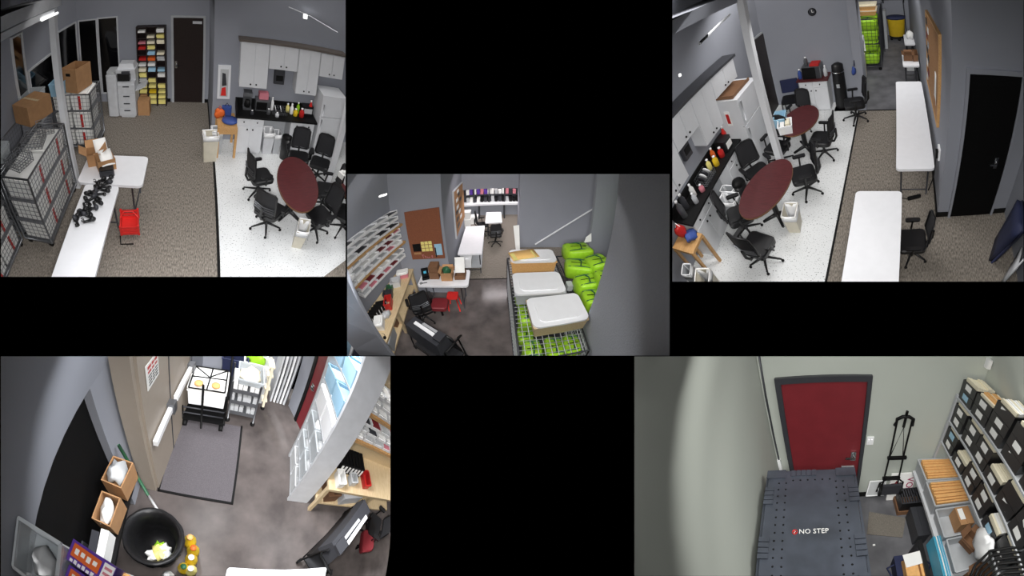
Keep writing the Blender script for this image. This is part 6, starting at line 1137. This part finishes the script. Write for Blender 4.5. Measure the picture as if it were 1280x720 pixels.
    m = MB(); m.prism(P, 0, .006, T(1.15, 2.135, .4)@RX(pi/2-.14)); t.add('star', m, 'dark_red')
    t = Thing(R, 'plastic_crate', 'black slotted crate on a low carton at the cream wall', 'crate', 1.4, 1.96, .1); w_, d_, h_ = .2, .14, .22; m = t.mb()
    m.box(-w_, -d_, 0, w_, -d_+.012, h_); m.box(-w_, d_-.012, 0, w_, d_, h_); m.box(-w_, -d_, 0, -w_+.012, d_, h_); m.box(w_-.012, -d_, 0, w_, d_, h_); t.add('body', m, 'black_plastic')
    for k in range(9): m = t.mb(); xx_ = -w_+.03+k*.043; m.box(xx_, -d_+.01, h_-.02, xx_+.02, d_-.01, h_); t.add('slat', m, 'charcoal')
    m = t.mb(); m.tube([(-w_, -d_, h_), (w_, -d_, h_), (w_, d_, h_), (-w_, d_, h_), (-w_, -d_, h_)], .012, 4); t.add('rim', m, 'charcoal')
    carton(R, 1.4, 1.96, 0, .44, .32, .095, 'flat brown carton under the black slotted crate', opened=False, material='cardboard_dark')
    t = Thing(R, 'door_mat', 'small woven grey mat on the storeroom floor', 'mat', .97, 1.63, 0); m = MB(); m.prism([(.73, 1.91), (.64, 1.51), (1.19, 1.39), (1.32, 1.73)], .002, .014); t.solo(m, 'mat_woven')
    t = Thing(R, 'paper_scrap', 'tiny white scrap on the storeroom floor', 'paper', .72, 1.32, 0); m = t.mb(); m.sheet([(-.02, -.015, .005), (.02, -.01, .005), (.02, .015, .005), (-.015, .015, .005)], .004); t.solo(m, 'paper')
    t = Thing(R, 'tote_bag', 'navy bag packed with paper bundles at the bottom edge', 'bag', 1.12, .78, 0); m = t.mb(); m.box(-.2, -.2, 0, .2, .2, .3, top=(-.02, -.02)); t.add('body', m, 'navy'); m = t.mb(); m.tube([(-.2, -.1, .26), (-.3, -.05, .3), (-.32, .08, .22), (-.2, .12, .26)], .014, 6); t.add('handle', m, 'navy'); m = t.mb(); m.tube([(.2, -.12, .28), (.26, 0, .36), (.2, .12, .28)], .014, 6); t.add('handle', m, 'navy')
    for k in range(3): paper_stack(R, 1.02+.1*k, .74, .305, .09, .3, .14, 'manila', 'tan paper bundle in the navy bag, %s across' % ORD[k], 'bundles in the navy bag', name='paper_bundle')
    t = Thing(R, 'white_notice', 'white sheet on top of the bundles in the navy bag', 'paper', 1.12, .86, .45, .1); m = t.mb(); m.sheet([(-.14, -.08, 0), (.14, -.08, 0), (.14, .1, 0), (-.14, .1, 0)], .012); t.solo(m, 'paper')
    for k in range(7): t = Thing(R, 'black_cable', 'black cable arching over the lower right corner, %s from the top' % ORD[k], 'cable', 1.4, .4, 1.6, group='black cables in the lower right corner'); m = MB(); o = .045*k; m.tube([(1.0+o*.7, .16-o*.3, 1.6), (1.16+o*.5, .34-o*.8, 1.62), (1.35+o*.3, .42-o, 1.63), (1.6, .4-o*1.1, 1.62), (1.95, .3-o*1.1, 1.6)], .014, 6); t.solo(m, 'dark')
room_five()
# nothing left behind without a mesh
for o in list(bpy.data.objects):
    if o.type == 'EMPTY' and not o.children: bpy.data.objects.remove(o)
